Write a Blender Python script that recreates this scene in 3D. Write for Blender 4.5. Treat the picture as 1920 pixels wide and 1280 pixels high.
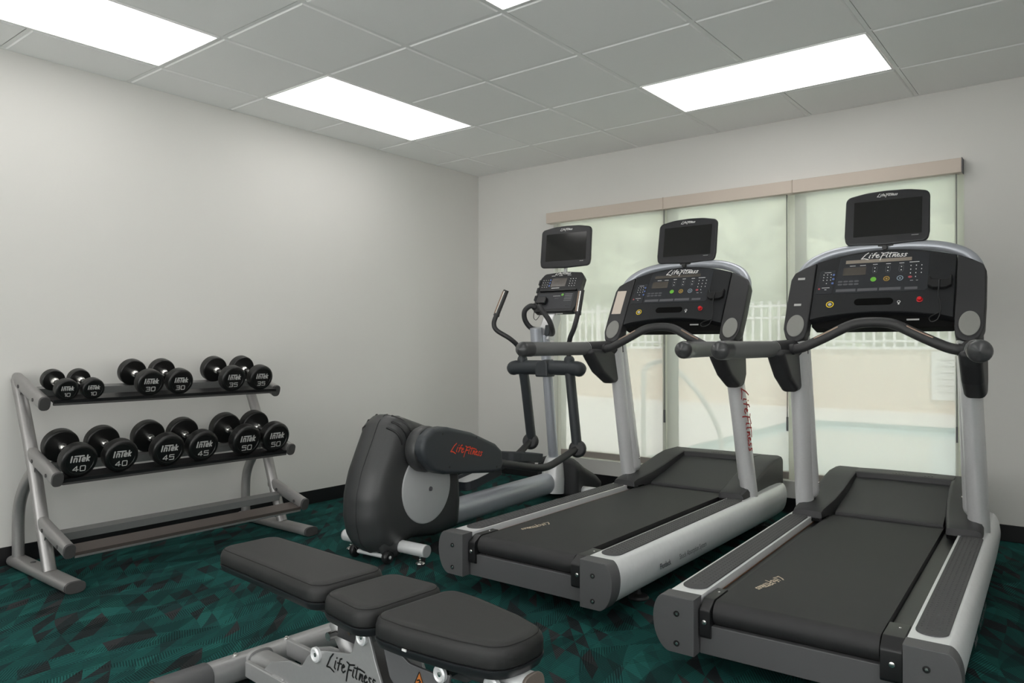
import bpy, bmesh, math, random
from mathutils import Vector, Matrix
random.seed(7)
SC = bpy.context.scene
COL = SC.collection
R = math.radians
for o in list(bpy.data.objects):
    bpy.data.objects.remove(o)

# ------------------------------------------------------------------ camera, world, exposure
CAM_Z = 1.089
cam_d = bpy.data.cameras.new('camera')
cam = bpy.data.objects.new('camera', cam_d)
COL.objects.link(cam)
cam_d.sensor_width = 36.0
cam_d.lens = 1402.5 / 1920 * 36
cam_d.clip_start = 0.05
cam.location = (4.264, -4.948, CAM_Z)
cam.rotation_euler = (math.pi / 2 + 0.0045, 0.0011, 0.6666)
SC.camera = cam
SC.view_settings.view_transform = 'Standard'
SC.view_settings.look = 'None'
SC.view_settings.gamma = 1
SC.view_settings.use_curve_mapping = False
SC.view_settings.exposure = 0.0
PANEL_E = 3.3       # ceiling panel radiance
SKY_E = 3.5        # overcast daylight
SC.cycles.max_bounces = 10
SC.cycles.diffuse_bounces = 6
SC.cycles.transparent_max_bounces = 16

world = bpy.data.worlds.new('world')
SC.world = world
world.use_nodes = True
wn = world.node_tree.nodes
wl = world.node_tree.links
bg = wn['Background']
bg.inputs['Strength'].default_value = SKY_E
wtc = wn.new('ShaderNodeTexCoord'); wsep = wn.new('ShaderNodeSeparateXYZ'); wr = wn.new('ShaderNodeValToRGB')
wl.new(wtc.outputs['Generated'], wsep.inputs[0]); wl.new(wsep.outputs['Z'], wr.inputs[0])
wr.color_ramp.elements[0].color = (0.97, 0.95, 0.93, 1); wr.color_ramp.elements[1].color = (0.92, 0.94, 1.0, 1)
wl.new(wr.outputs[0], bg.inputs['Color'])

sun_d = bpy.data.lights.new('sun', 'SUN'); sun_d.energy = 7.5; sun_d.angle = 0.02; sun_d.color = (1.0, 0.97, 0.93)
sun = bpy.data.objects.new('sun', sun_d); COL.objects.link(sun); sun.location = (8, 2, 9)
sun.rotation_euler = Vector((-0.45, 0.36, -0.82)).to_track_quat('-Z', 'Y').to_euler()

# ------------------------------------------------------------------ materials
MATS = {}
def mat(name, col, rough=0.5, metal=0.0, noise=0.0, nscale=60.0, bump=0.0, bscale=400.0, spec=0.5, coat=0.0, emit=None, estr=0.0):
    if name in MATS: return MATS[name]
    m = bpy.data.materials.new(name); m.use_nodes = True
    nt = m.node_tree; b = nt.nodes['Principled BSDF']
    b.inputs['Base Color'].default_value = (*col, 1)
    b.inputs['Roughness'].default_value = rough
    b.inputs['Metallic'].default_value = metal
    b.inputs['Specular IOR Level'].default_value = spec
    b.inputs['Coat Weight'].default_value = coat
    tc = nt.nodes.new('ShaderNodeTexCoord')
    if noise > 0:
        n = nt.nodes.new('ShaderNodeTexNoise'); n.inputs['Scale'].default_value = nscale; n.inputs['Detail'].default_value = 4
        nt.links.new(tc.outputs['Object'], n.inputs['Vector'])
        mx = nt.nodes.new('ShaderNodeMix'); mx.data_type = 'RGBA'; mx.blend_type = 'MIX'
        mx.inputs['A'].default_value = (*[c * (1 - noise) for c in col], 1)
        mx.inputs['B'].default_value = (*[min(1, c * (1 + noise)) for c in col], 1)
        nt.links.new(n.outputs['Fac'], mx.inputs['Factor']); nt.links.new(mx.outputs['Result'], b.inputs['Base Color'])
    if bump > 0:
        n2 = nt.nodes.new('ShaderNodeTexNoise'); n2.inputs['Scale'].default_value = bscale; n2.inputs['Detail'].default_value = 3
        nt.links.new(tc.outputs['Object'], n2.inputs['Vector'])
        bp = nt.nodes.new('ShaderNodeBump'); bp.inputs['Strength'].default_value = bump; bp.inputs['Distance'].default_value = 0.002
        nt.links.new(n2.outputs['Fac'], bp.inputs['Height']); nt.links.new(bp.outputs[0], b.inputs['Normal'])
    if emit:
        b.inputs['Emission Color'].default_value = (*emit, 1); b.inputs['Emission Strength'].default_value = estr
    MATS[name] = m
    return m

M_WALL = mat('wall_paint', (0.70, 0.69, 0.665), 0.85, noise=0.015, nscale=3, bump=0.15, bscale=250)
M_TILE = mat('ceiling_tile', (0.90, 0.90, 0.89), 0.95, noise=0.04, nscale=300, bump=0.5, bscale=500)
M_GRID = mat('ceiling_grid', (0.86, 0.86, 0.85), 0.6, noise=0.02)
M_LIGHT = mat('light_diffuser', (0.8, 0.8, 0.8), 0.6, emit=(1.0, 0.98, 0.955), estr=PANEL_E, noise=0.01)
M_BASE = mat('black_rubber_baseboard', (0.006, 0.006, 0.007), 0.45, noise=0.2)
M_SILVER = mat('silver_paint', (0.72, 0.72, 0.73), 0.34, 0.35, noise=0.05, nscale=120, bump=0.05)
M_SILVERB = mat('silver_blue_paint', (0.46, 0.48, 0.53), 0.3, 0.4, noise=0.05, nscale=120)
M_SILVERL = mat('bright_silver_deck_rail', (0.80, 0.81, 0.82), 0.34, 0.3, noise=0.05, nscale=40)
M_RACK = mat('rack_silver', (0.36, 0.35, 0.345), 0.36, 0.6, noise=0.06, nscale=90)
M_RACKCAP = mat('rack_cap_grey', (0.06, 0.058, 0.058), 0.6, noise=0.1)
M_BENCHF = mat('bench_frame_silver', (0.36, 0.36, 0.36), 0.4, 0.4, noise=0.06, nscale=90)
M_DGREY = mat('dark_grey_plastic', (0.027, 0.027, 0.029), 0.5, noise=0.1, nscale=200, bump=0.12, bscale=900)
M_BODY = mat('charcoal_shroud_plastic', (0.040, 0.041, 0.042), 0.38, noise=0.08, nscale=200, bump=0.08, bscale=900)
M_BLUEGREY = mat('blue_grey_plastic', (0.035, 0.040, 0.046), 0.48, noise=0.08, nscale=200, bump=0.1, bscale=900)
M_MGREY = mat('mid_grey_plastic', (0.085, 0.085, 0.088), 0.5, noise=0.06, nscale=200, bump=0.1, bscale=900)
M_BRONZE = mat('bronze_contact', (0.30, 0.22, 0.17), 0.3, 0.8, noise=0.05)
M_ARM = mat('handrail_grey_rubber', (0.135, 0.137, 0.138), 0.5, noise=0.05, nscale=200)
M_KNOB = mat('knob_plastic', (0.050, 0.051, 0.053), 0.28, noise=0.05)
M_OVAL = mat('warm_grey_cover', (0.24, 0.24, 0.225), 0.55, noise=0.04)
M_DISC = mat('disc_grey', (0.50, 0.51, 0.52), 0.4, 0.25, noise=0.04, nscale=20)
M_BELT = mat('belt_black', (0.020, 0.020, 0.021), 0.6, noise=0.15, nscale=30, bump=0.25, bscale=1500)
M_PAD = mat('stud_pad_rubber', (0.060, 0.060, 0.062), 0.6, noise=0.1, nscale=150)
M_BLACK = mat('black_plastic', (0.009, 0.009, 0.010), 0.4, noise=0.15)
M_RUBBER = mat('dumbbell_rubber', (0.006, 0.006, 0.006), 0.36, noise=0.15, nscale=80, bump=0.05)
M_CHROME = mat('chrome', (0.80, 0.79, 0.77), 0.25, 1.0, noise=0.03)
M_GRIP = mat('rubber_grip', (0.035, 0.035, 0.036), 0.5, noise=0.1, nscale=300, bump=0.15, bscale=1200)
M_LEATHER = mat('black_leather', (0.014, 0.014, 0.014), 0.40, noise=0.12, nscale=300, bump=0.35, bscale=1600, spec=0.4)
M_SEAM = mat('seam_thread', (0.006, 0.006, 0.006), 0.8, noise=0.1)
M_SHELL = mat('pad_shell_plastic', (0.015, 0.016, 0.018), 0.4, noise=0.1, bump=0.1, bscale=900)
M_SCREEN = mat('screen_glass', (0.010, 0.010, 0.010), 0.12, noise=0.05, nscale=3)
M_BEZEL = mat('monitor_bezel', (0.016, 0.016, 0.019), 0.4, noise=0.1, bump=0.05)
M_FACE = mat('console_face', (0.017, 0.018, 0.020), 0.42, noise=0.1, spec=0.35)
M_MEMB = mat('console_membrane', (0.027, 0.029, 0.034), 0.4, noise=0.1, spec=0.35)
M_LCD = mat('lcd_glass', (0.09, 0.08, 0.07), 0.15, noise=0.2, nscale=20)
M_LCD2 = mat('lcd_strip', (0.28, 0.24, 0.20), 0.3, noise=0.1, nscale=20)
M_WHITE = mat('white_print', (0.75, 0.75, 0.74), 0.5, noise=0.02)
M_DIM = mat('dim_print', (0.20, 0.20, 0.21), 0.5, noise=0.02)
M_BLKPRINT = mat('black_print', (0.004, 0.004, 0.004), 0.5, noise=0.02)
M_GREYPRINT = mat('grey_print', (0.10, 0.10, 0.11), 0.5, noise=0.02)
M_RED = mat('red_print', (0.75, 0.06, 0.02), 0.5, noise=0.02)
M_DRED = mat('dark_red_print', (0.42, 0.03, 0.03), 0.5, noise=0.02)
M_REDB = mat('red_button', (0.60, 0.015, 0.02), 0.3, noise=0.03)
M_YEL = mat('yellow_ring', (0.75, 0.55, 0.03), 0.4, noise=0.03)
M_GREEN = mat('green_button', (0.16, 0.50, 0.05), 0.4, noise=0.03)
M_GOLD = mat('gold_button', (0.40, 0.26, 0.06), 0.4, noise=0.03)
M_BLUEB = mat('blue_button', (0.10, 0.16, 0.40), 0.4, noise=0.03)
M_CREAM = mat('cream_print', (0.62, 0.52, 0.40), 0.6, noise=0.02)
M_STICK = mat('beige_sticker', (0.62, 0.54, 0.47), 0.5, noise=0.02)
M_GSTICK = mat('grey_sticker', (0.48, 0.48, 0.47), 0.5, noise=0.02)
M_ORANGE = mat('orange_print', (0.50, 0.16, 0.035), 0.5, noise=0.03)
M_FASCIA = mat('beige_fascia', (0.60, 0.52, 0.45), 0.6, noise=0.02, nscale=5)
M_HEM = mat('taupe_hem_bar', (0.34, 0.305, 0.275), 0.6, noise=0.02)
M_FRAME = mat('white_window_frame', (0.72, 0.73, 0.66), 0.5, noise=0.02)
M_DARKG = mat('dark_gasket', (0.10, 0.11, 0.09), 0.6, noise=0.05)
M_CONC = mat('pool_deck_concrete', (0.80, 0.79, 0.78), 0.8, noise=0.04, nscale=4, bump=0.1)
M_STUCCO = mat('peach_stucco', (0.78, 0.66, 0.55), 0.9, noise=0.05, nscale=6, bump=0.2)
M_WFENCE = mat('white_fence_paint', (0.82, 0.82, 0.82), 0.5, noise=0.02)
M_LEAF = mat('foliage', (0.50, 0.56, 0.43), 0.8, noise=0.5, nscale=6, bump=0.8, bscale=20)
M_WATER = mat('pool_water', (0.62, 0.80, 0.82), 0.15, noise=0.08, nscale=2, bump=0.3, bscale=6)
M_POOLT = mat('pool_tile', (0.35, 0.48, 0.50), 0.3, noise=0.2, nscale=20)

def shade_mat():
    m = bpy.data.materials.new('solar_shade_fabric'); m.use_nodes = True; nt = m.node_tree; nt.nodes.clear()
    out = nt.nodes.new('ShaderNodeOutputMaterial'); tr = nt.nodes.new('ShaderNodeBsdfTransparent')
    df = nt.nodes.new('ShaderNodeBsdfDiffuse'); tl = nt.nodes.new('ShaderNodeBsdfTranslucent')
    a = nt.nodes.new('ShaderNodeMixShader'); b = nt.nodes.new('ShaderNodeMixShader')
    df.inputs[0].default_value = (0.74, 0.75, 0.70, 1); tl.inputs[0].default_value = (0.56, 0.57, 0.53, 1)
    tr.inputs[0].default_value = (0.97, 0.965, 0.95, 1)
    tc = nt.nodes.new('ShaderNodeTexCoord'); n = nt.nodes.new('ShaderNodeTexNoise'); n.inputs['Scale'].default_value = 3
    mr = nt.nodes.new('ShaderNodeMapRange'); mr.inputs['To Min'].default_value = 0.68; mr.inputs['To Max'].default_value = 0.71
    nt.links.new(tc.outputs['Object'], n.inputs['Vector']); nt.links.new(n.outputs['Fac'], mr.inputs['Value'])
    a.inputs[0].default_value = 0.5
    nt.links.new(df.outputs[0], a.inputs[1]); nt.links.new(tl.outputs[0], a.inputs[2])
    nt.links.new(mr.outputs[0], b.inputs[0]); nt.links.new(tr.outputs[0], b.inputs[1]); nt.links.new(a.outputs[0], b.inputs[2])
    nt.links.new(b.outputs[0], out.inputs[0]); return m
M_SHADE = shade_mat()
def glass_mat():
    m = bpy.data.materials.new('window_glass'); m.use_nodes = True; nt = m.node_tree; nt.nodes.clear()
    out = nt.nodes.new('ShaderNodeOutputMaterial'); tr = nt.nodes.new('ShaderNodeBsdfTransparent'); gl = nt.nodes.new('ShaderNodeBsdfGlossy')
    fr = nt.nodes.new('ShaderNodeFresnel'); fr.inputs['IOR'].default_value = 1.25; mx = nt.nodes.new('ShaderNodeMixShader')
    tr.inputs[0].default_value = (0.97, 0.98, 0.97, 1); gl.inputs['Roughness'].default_value = 0.02
    nt.links.new(fr.outputs[0], mx.inputs[0]); nt.links.new(tr.outputs[0], mx.inputs[1]); nt.links.new(gl.outputs[0], mx.inputs[2])
    nt.links.new(mx.outputs[0], out.inputs[0]); return m
M_GLASS = glass_mat()

def carpet_mat():
    m = bpy.data.materials.new('teal_shard_carpet'); m.use_nodes = True; nt = m.node_tree
    N = nt.nodes; Lk = nt.links; b = N['Principled BSDF']; b.inputs['Roughness'].default_value = 0.95; b.inputs['Specular IOR Level'].default_value = 0.15
    tc = N.new('ShaderNodeTexCoord')
    def math_(op, a, bb=None, v=None):
        n = N.new('ShaderNodeMath'); n.operation = op
        for i, x in enumerate((a, bb)):
            if x is None: continue
            if isinstance(x, (int, float)): n.inputs[i].default_value = x
            else: Lk.new(x, n.inputs[i])
        return n.outputs[0]
    def lattice(scale, rot, warp):
        mp = N.new('ShaderNodeMapping'); mp.inputs['Rotation'].default_value = (0, 0, rot); mp.inputs['Scale'].default_value = (scale, scale, scale)
        nz = N.new('ShaderNodeTexNoise'); nz.inputs['Scale'].default_value = 1.3; nz.inputs['Detail'].default_value = 0
        Lk.new(tc.outputs['Object'], nz.inputs['Vector'])
        vm = N.new('ShaderNodeVectorMath'); vm.operation = 'MULTIPLY_ADD'; vm.inputs[1].default_value = (warp, warp, 0)
        Lk.new(nz.outputs['Color'], vm.inputs[0]); Lk.new(tc.outputs['Object'], vm.inputs[2])
        Lk.new(vm.outputs[0], mp.inputs['Vector'])
        s = N.new('ShaderNodeSeparateXYZ'); Lk.new(mp.outputs[0], s.inputs[0])
        u = math_('ADD', s.outputs['X'], math_('MULTIPLY', s.outputs['Y'], 0.62)); v = math_('MULTIPLY', s.outputs['Y'], 1.25)
        iu = math_('FLOOR', u); iv = math_('FLOOR', v)
        fu = math_('FRACT', u); fv = math_('FRACT', v)
        tri = math_('GREATER_THAN', math_('ADD', fu, fv), 1.0)
        c = N.new('ShaderNodeCombineXYZ'); Lk.new(iu, c.inputs[0]); Lk.new(iv, c.inputs[1]); Lk.new(tri, c.inputs[2])
        w = N.new('ShaderNodeTexWhiteNoise'); w.noise_dimensions = '3D'; Lk.new(c.outputs[0], w.inputs['Vector'])
        return w
    w1 = lattice(10.5, 0.35, 0.25); w2 = lattice(5.2, 1.1, 0.3); w3 = lattice(13.0, -0.5, 0.1)
    # palette from two lattices
    r1 = N.new('ShaderNodeValToRGB'); r1.color_ramp.interpolation = 'CONSTANT'
    e = r1.color_ramp.elements; e[0].position = 0; e[0].color = (0.010, 0.014, 0.015, 1); e[1].position = 0.10; e[1].color = (0.006, 0.036, 0.034, 1)
    for p, c in ((0.34, (0.006, 0.046, 0.042)), (0.62, (0.006, 0.040, 0.038)), (0.80, (0.008, 0.060, 0.053)), (0.90, (0.007, 0.024, 0.024)), (0.96, (0.020, 0.021, 0.022))):
        x = e.new(p); x.color = (*c, 1)
    Lk.new(w1.outputs['Value'], r1.inputs[0])
    r2 = N.new('ShaderNodeValToRGB'); r2.color_ramp.interpolation = 'CONSTANT'
    e = r2.color_ramp.elements; e[0].color = (0.68, 0.72, 0.72, 1); e[1].position = 0.3; e[1].color = (1, 1, 1, 1)
    x = e.new(0.75); x.color = (1.2, 1.2, 1.2, 1)
    Lk.new(w2.outputs['Value'], r2.inputs[0])
    mx = N.new('ShaderNodeMix'); mx.data_type = 'RGBA'; mx.blend_type = 'MULTIPLY'; mx.inputs['Factor'].default_value = 1
    Lk.new(r1.outputs[0], mx.inputs['A']); Lk.new(r2.outputs[0], mx.inputs['B'])
    # fine diagonal yarn lines, direction by cell
    s = N.new('ShaderNodeSeparateXYZ'); Lk.new(tc.outputs['Object'], s.inputs[0])
    ang = math_('MULTIPLY', w2.outputs['Value'], 6.28)
    proj = math_('ADD', math_('MULTIPLY', s.outputs['X'], math_('COSINE', ang)), math_('MULTIPLY', s.outputs['Y'], math_('SINE', ang)))
    st = math_('SINE', math_('MULTIPLY', proj, 700.0))
    k = math_('ADD', 1.0, math_('MULTIPLY', st, 0.5))
    nz = N.new('ShaderNodeTexNoise'); nz.inputs['Scale'].default_value = 420; nz.inputs['Detail'].default_value = 2; Lk.new(tc.outputs['Object'], nz.inputs['Vector'])
    k2 = math_('MULTIPLY', k, math_('ADD', 0.70, math_('MULTIPLY', nz.outputs['Fac'], 1.1)))
    vm = N.new('ShaderNodeVectorMath'); vm.operation = 'SCALE'; Lk.new(mx.outputs['Result'], vm.inputs[0]); Lk.new(k2, vm.inputs['Scale'])
    Lk.new(vm.outputs[0], b.inputs['Base Color'])
    bp = N.new('ShaderNodeBump'); bp.inputs['Strength'].default_value = 0.4; bp.inputs['Distance'].default_value = 0.003
    Lk.new(nz.outputs['Fac'], bp.inputs['Height']); Lk.new(bp.outputs[0], b.inputs['Normal'])
    return m
M_CARPET = carpet_mat()

# ------------------------------------------------------------------ geometry helpers (a geo is (verts, faces))
def merge(*gs):
    V, F = [], []
    for g in gs:
        n = len(V); V += [Vector(v) for v in g[0]]; F += [tuple(i + n for i in f) for f in g[1]]
    return V, F
def xf(g, M): return [M @ Vector(v) for v in g[0]], g[1]
def T(x, y, z): return Matrix.Translation((x, y, z))
def frame(o, ex, ey):
    ex = Vector(ex).normalized(); ey = Vector(ey); ey = (ey - ex * ey.dot(ex)).normalized(); ez = ex.cross(ey)
    m = Matrix((ex, ey, ez)).transposed().to_4x4(); m.translation = Vector(o); return m
def box(x0, x1, y0, y1, z0, z1):
    v = [(x, y, z) for x in (x0, x1) for y in (y0, y1) for z in (z0, z1)]
    f = [(0, 1, 3, 2), (4, 6, 7, 5), (0, 4, 5, 1), (2, 3, 7, 6), (0, 2, 6, 4), (1, 5, 7, 3)]
    return v, f
def rings_skin(rings, cap0=True, cap1=True, closed=True):
    n = len(rings[0]); V = [v for r in rings for v in r]; F = []
    for i in range(len(rings) - 1):
        for j in range(n if closed else n - 1):
            k = (j + 1) % n
            F.append((i * n + j, i * n + k, (i + 1) * n + k, (i + 1) * n + j))
    if cap0: F.append(tuple(range(n))[::-1])
    if cap1: F.append(tuple((len(rings) - 1) * n + j for j in range(n)))
    return V, F
def rpoly(pts, r, seg=5):
    """rounded polygon; r a number or list"""
    out = []; n = len(pts)
    for i in range(n):
        p = Vector(pts[i]); a = Vector(pts[i - 1]) - p; b = Vector(pts[(i + 1) % n]) - p
        rr = r[i] if isinstance(r, (list, tuple)) else r
        la, lb = a.length, b.length; a /= la; b /= lb
        ang = a.angle(b)
        if rr <= 0 or ang > 3.10: out.append(tuple(p)); continue
        t = min(rr / math.tan(ang / 2), la * 0.49, lb * 0.49); re = t * math.tan(ang / 2)
        bis = (a + b).normalized(); c = p + bis * (re / math.sin(ang / 2))
        v0 = (p + a * t) - c; v1 = (p + b * t) - c; tot = v0.angle(v1); sg = 1 if v0.x * v1.y - v0.y * v1.x > 0 else -1
        for k in range(seg + 1):
            th = sg * tot * k / seg; ct, st = math.cos(th), math.sin(th)
            out.append((c.x + v0.x * ct - v0.y * st, c.y + v0.x * st + v0.y * ct))
    return out
def rrect(w, h, r, seg=5): return rpoly([(-w / 2, -h / 2), (w / 2, -h / 2), (w / 2, h / 2), (-w / 2, h / 2)], r, seg)
def ellipse(rx, ry, n=28): return [(rx * math.cos(2 * math.pi * i / n), ry * math.sin(2 * math.pi * i / n)) for i in range(n)]
def stadium(w, h, n=10):
    r = min(w, h) / 2; out = []
    if w >= h:
        for i in range(n + 1): a = -math.pi / 2 + math.pi * i / n; out.append((w / 2 - r + r * math.cos(a), r * math.sin(a)))
        for i in range(n + 1): a = math.pi / 2 + math.pi * i / n; out.append((-w / 2 + r + r * math.cos(a), r * math.sin(a)))
    else:
        for i in range(n + 1): a = math.pi * i / n; out.append((r * math.cos(a), h / 2 - r + r * math.sin(a)))
        for i in range(n + 1): a = math.pi + math.pi * i / n; out.append((r * math.cos(a), -h / 2 + r + r * math.sin(a)))
    return out
def inset(ol, d):
    if d == 0: return list(ol)
    n = len(ol); area = sum(ol[i - 1][0] * ol[i][1] - ol[i][0] * ol[i - 1][1] for i in range(n)); s = 1 if area > 0 else -1
    out = []
    for i in range(n):
        a = Vector(ol[i - 1]); b = Vector(ol[(i + 1) % n]); t = (b - a)
        if t.length < 1e-9: out.append(ol[i]); continue
        t.normalize(); out.append((ol[i][0] - s * t.y * d, ol[i][1] + s * t.x * d))
    # collapse runs of points whose segments turned over
    for _ in range(4):
        bad = [i for i in range(n) if (out[(i + 1) % n][0] - out[i][0]) * (ol[(i + 1) % n][0] - ol[i][0]) + (out[(i + 1) % n][1] - out[i][1]) * (ol[(i + 1) % n][1] - ol[i][1]) < -1e-12]
        if not bad: break
        bs = set(bad); done = set()
        for i in bad:
            if i in done: continue
            a = i
            while (a - 1) % n in bs and (a - 1) % n != i: a -= 1
            run = [a % n]; k = a % n
            while k in bs and len(run) < n:
                done.add(k); k = (k + 1) % n; run.append(k)
            mx_ = (out[run[0]][0] + out[run[-1]][0]) / 2; my_ = (out[run[0]][1] + out[run[-1]][1]) / 2
            for k in run: out[k] = (mx_, my_)
    return out
def layered(ol, levels, M=Matrix()):
    rings = []
    for h, d in levels: rings.append([M @ Vector((x, y, h)) for x, y in inset(ol, d)])
    return rings_skin(rings)
def layered_s(ol, levels, M, c, R0):
    rings = [[M @ Vector((c[0] + (x - c[0]) * (1 - d / R0), c[1] + (y - c[1]) * (1 - d / R0), h)) for x, y in ol] for h, d in levels]
    return rings_skin(rings)
def rlev(h0, h1, r, k=4, bottom=True):
    """levels for a rounded-edge slab between h0 and h1"""
    L = []
    for i in range(k + 1):
        a = math.pi / 2 * i / k
        if bottom: L.append((h0 + r * (1 - math.sin(a)), r * (1 - math.cos(a))))
    L = [(h0 + r * (1 - math.sin(math.pi / 2 * (k - i) / k)), r * (1 - math.cos(math.pi / 2 * (k - i) / k))) for i in range(k + 1)] if bottom else [(h0, 0)]
    U = [(h1 - r * (1 - math.sin(math.pi / 2 * i / k)), r * (1 - math.cos(math.pi / 2 * i / k))) for i in range(k + 1)]
    return L + U
# frames for profiles: PYZ maps (a,b,h)->(h, a, b) ; PXZ maps (a,b,h)->(a,h,b)
PYZ = Matrix(((0, 0, 1, 0), (1, 0, 0, 0), (0, 1, 0, 0), (0, 0, 0, 1)))
PXZ = Matrix(((1, 0, 0, 0), (0, 0, 1, 0), (0, 1, 0, 0), (0, 0, 0, 1)))
def smoothpath(pts, sub=8):
    P = [Vector(p) for p in pts]; out = []
    for i in range(len(P) - 1):
        p0 = P[max(i - 1, 0)]; p1 = P[i]; p2 = P[i + 1]; p3 = P[min(i + 2, len(P) - 1)]
        for k in range(sub):
            t = k / sub
            out.append(0.5 * ((2 * p1) + (p2 - p0) * t + (2 * p0 - 5 * p1 + 4 * p2 - p3) * t * t + (3 * p1 - p0 - 3 * p2 + p3) * t ** 3))
    out.append(P[-1]); return out
def tube(pts, r, seg=18, sub=0, ry=None, up=(0, 0, 1), cap='flat', power=2.0):
    P = smoothpath(pts, sub) if sub else [Vector(p) for p in pts]
    n = len(P)
    def rad(i, q):
        if isinstance(q, (list, tuple)):
            t = i / (n - 1) * (len(q) - 1); k = min(int(t), len(q) - 2); return q[k] + (q[k + 1] - q[k]) * (t - k)
        return q
    rings = []; upv = Vector(up)
    tang = []
    for i in range(n):
        a = P[max(i - 1, 0)]; b = P[min(i + 1, n - 1)]; tang.append((b - a).normalized())
    x = upv - tang[0] * upv.dot(tang[0])
    if x.length < 1e-3: x = Vector((1, 0, 0)) - tang[0] * tang[0].x
    x.normalize()
    def ring(c, t, x, ra, rb):
        y = t.cross(x); out = []
        for j in range(seg):
            a = 2 * math.pi * j / seg; ca, sa = math.cos(a), math.sin(a)
            e = 2.0 / power
            out.append(c + x * (ra * math.copysign(abs(ca) ** e, ca)) + y * (rb * math.copysign(abs(sa) ** e, sa)))
        return out
    for i in range(n):
        x = x - tang[i] * x.dot(tang[i]); x.normalize()
        ra = rad(i, r); rb = rad(i, ry) if ry is not None else ra
        if i == 0 and cap in ('round', 'round0'):
            for k in (0.0, 0.3, 0.6, 0.85):
                s = math.sqrt(1 - (1 - k) ** 2) if k > 0 else 0.02
                rings.append(ring(P[0] - tang[0] * ra * (1 - k), tang[0], x, ra * s, rb * s))
        rings.append(ring(P[i], tang[i], x, ra, rb))
        if i == n - 1 and cap in ('round', 'round1'):
            for k in (0.85, 0.6, 0.3, 0.0):
                s = math.sqrt(1 - (1 - k) ** 2) if k > 0 else 0.02
                rings.append(ring(P[-1] + tang[-1] * ra * (1 - k), tang[-1], x, ra * s, rb * s))
    return rings_skin(rings)
def lathe(prof, M=Matrix(), seg=32):
    """profile [(r,h)] around local z"""
    rings = [[M @ Vector((r * math.cos(2 * math.pi * j / seg), r * math.sin(2 * math.pi * j / seg), h)) for j in range(seg)] for r, h in prof]
    return rings_skin(rings)
def axis(o, d):
    d = Vector(d).normalized(); q = Vector((0, 0, 1)).rotation_difference(d).to_matrix().to_4x4(); q.translation = Vector(o); return q
def cyl(o, d, r, h, seg=24, b=0.0):
    M = axis(o, d)
    if b: return lathe([(r - b, 0), (r, b), (r, h - b), (r - b, h)], M, seg)
    return lathe([(r, 0), (r, h)], M, seg)
def strokes(polys, w, M, h=0.0008, seg=8):
    gs = []
    for pl in polys:
        for i in range(len(pl) - 1):
            a = Vector(pl[i]); b = Vector(pl[i + 1]); t = (b - a)
            if t.length < 1e-7: continue
            t.normalize(); nn = Vector((-t.y, t.x)) * w / 2
            q = [a - nn, b - nn, b + nn, a + nn]
            gs.append(([M @ Vector((p.x, p.y, h)) for p in q], [(0, 1, 2, 3)]))
        for p in pl:
            gs.append(([M @ Vector((p[0] + w / 2 * math.cos(2 * math.pi * k / seg), p[1] + w / 2 * math.sin(2 * math.pi * k / seg), h * 1.02)) for k in range(seg)], [tuple(range(seg))]))
    return merge(*gs)
def text_geo(s, size, M, shear=0.0, offset=0.0, sx=1.0):
    cu = bpy.data.curves.new('tmp', 'FONT'); cu.body = s; cu.size = size; cu.shear = shear; cu.offset = offset; cu.align_x = 'CENTER'; cu.align_y = 'CENTER'; cu.resolution_u = 2
    o = bpy.data.objects.new('tmp', cu); COL.objects.link(o)
    bpy.context.view_layer.update()
    me = bpy.data.meshes.new_from_object(o.evaluated_get(bpy.context.evaluated_depsgraph_get()))
    V = [M @ Vector((v.co.x * sx, v.co.y, 0.0008)) for v in me.vertices]; F = [tuple(p.vertices) for p in me.polygons]
    bpy.data.objects.remove(o); bpy.data.curves.remove(cu); bpy.data.meshes.remove(me)
    return V, F

def obj(name, geo, m, parent=None, bev=0.0, smooth=True, ang=40, seg=3, loc=None):
    me = bpy.data.meshes.new(name)
    me.from_pydata([tuple(v) for v in geo[0]], [], [f for f in geo[1] if len(set(f)) > 2]); me.update()
    bm = bmesh.new(); bm.from_mesh(me); bmesh.ops.remove_doubles(bm, verts=bm.verts, dist=1e-6); bmesh.ops.recalc_face_normals(bm, faces=bm.faces); bm.to_mesh(me); bm.free()
    ms = m if isinstance(m, (list, tuple)) else [m]
    for k in ms: me.materials.append(k)
    if smooth:
        me.shade_smooth(); me.set_sharp_from_angle(angle=R(ang))
    o = bpy.data.objects.new(name, me); COL.objects.link(o)
    if parent is not None: o.parent = parent
    if smooth and not bev:
        wn_ = o.modifiers.new('weighted_normals', 'WEIGHTED_NORMAL'); wn_.keep_sharp = True; wn_.weight = 60
    if bev:
        b = o.modifiers.new('bevel', 'BEVEL'); b.width = bev; b.segments = seg; b.limit_method = 'ANGLE'; b.angle_limit = R(35); b.harden_normals = True
    return o
def thing(name, loc, rz, label, cat, group=None):
    o = bpy.data.objects.new(name, None); COL.objects.link(o); o.location = loc; o.rotation_euler = (0, 0, rz); o.empty_display_size = 0.1
    o['label'] = label; o['category'] = cat
    if group: o['group'] = group
    return o
def tag(o, label, cat, group=None):
    o['label'] = label; o['category'] = cat
    if group: o['group'] = group
    return o
def struct(name, geo, m, **k):
    o = obj(name, geo, m, **k); o['kind'] = 'structure'; return o
def copy_tree(o, parent=None):
    kids = [c for c in bpy.data.objects if c.parent == o]
    c = o.copy(); COL.objects.link(c); c.parent = parent
    for k in kids: copy_tree(k, c)
    return c

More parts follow.
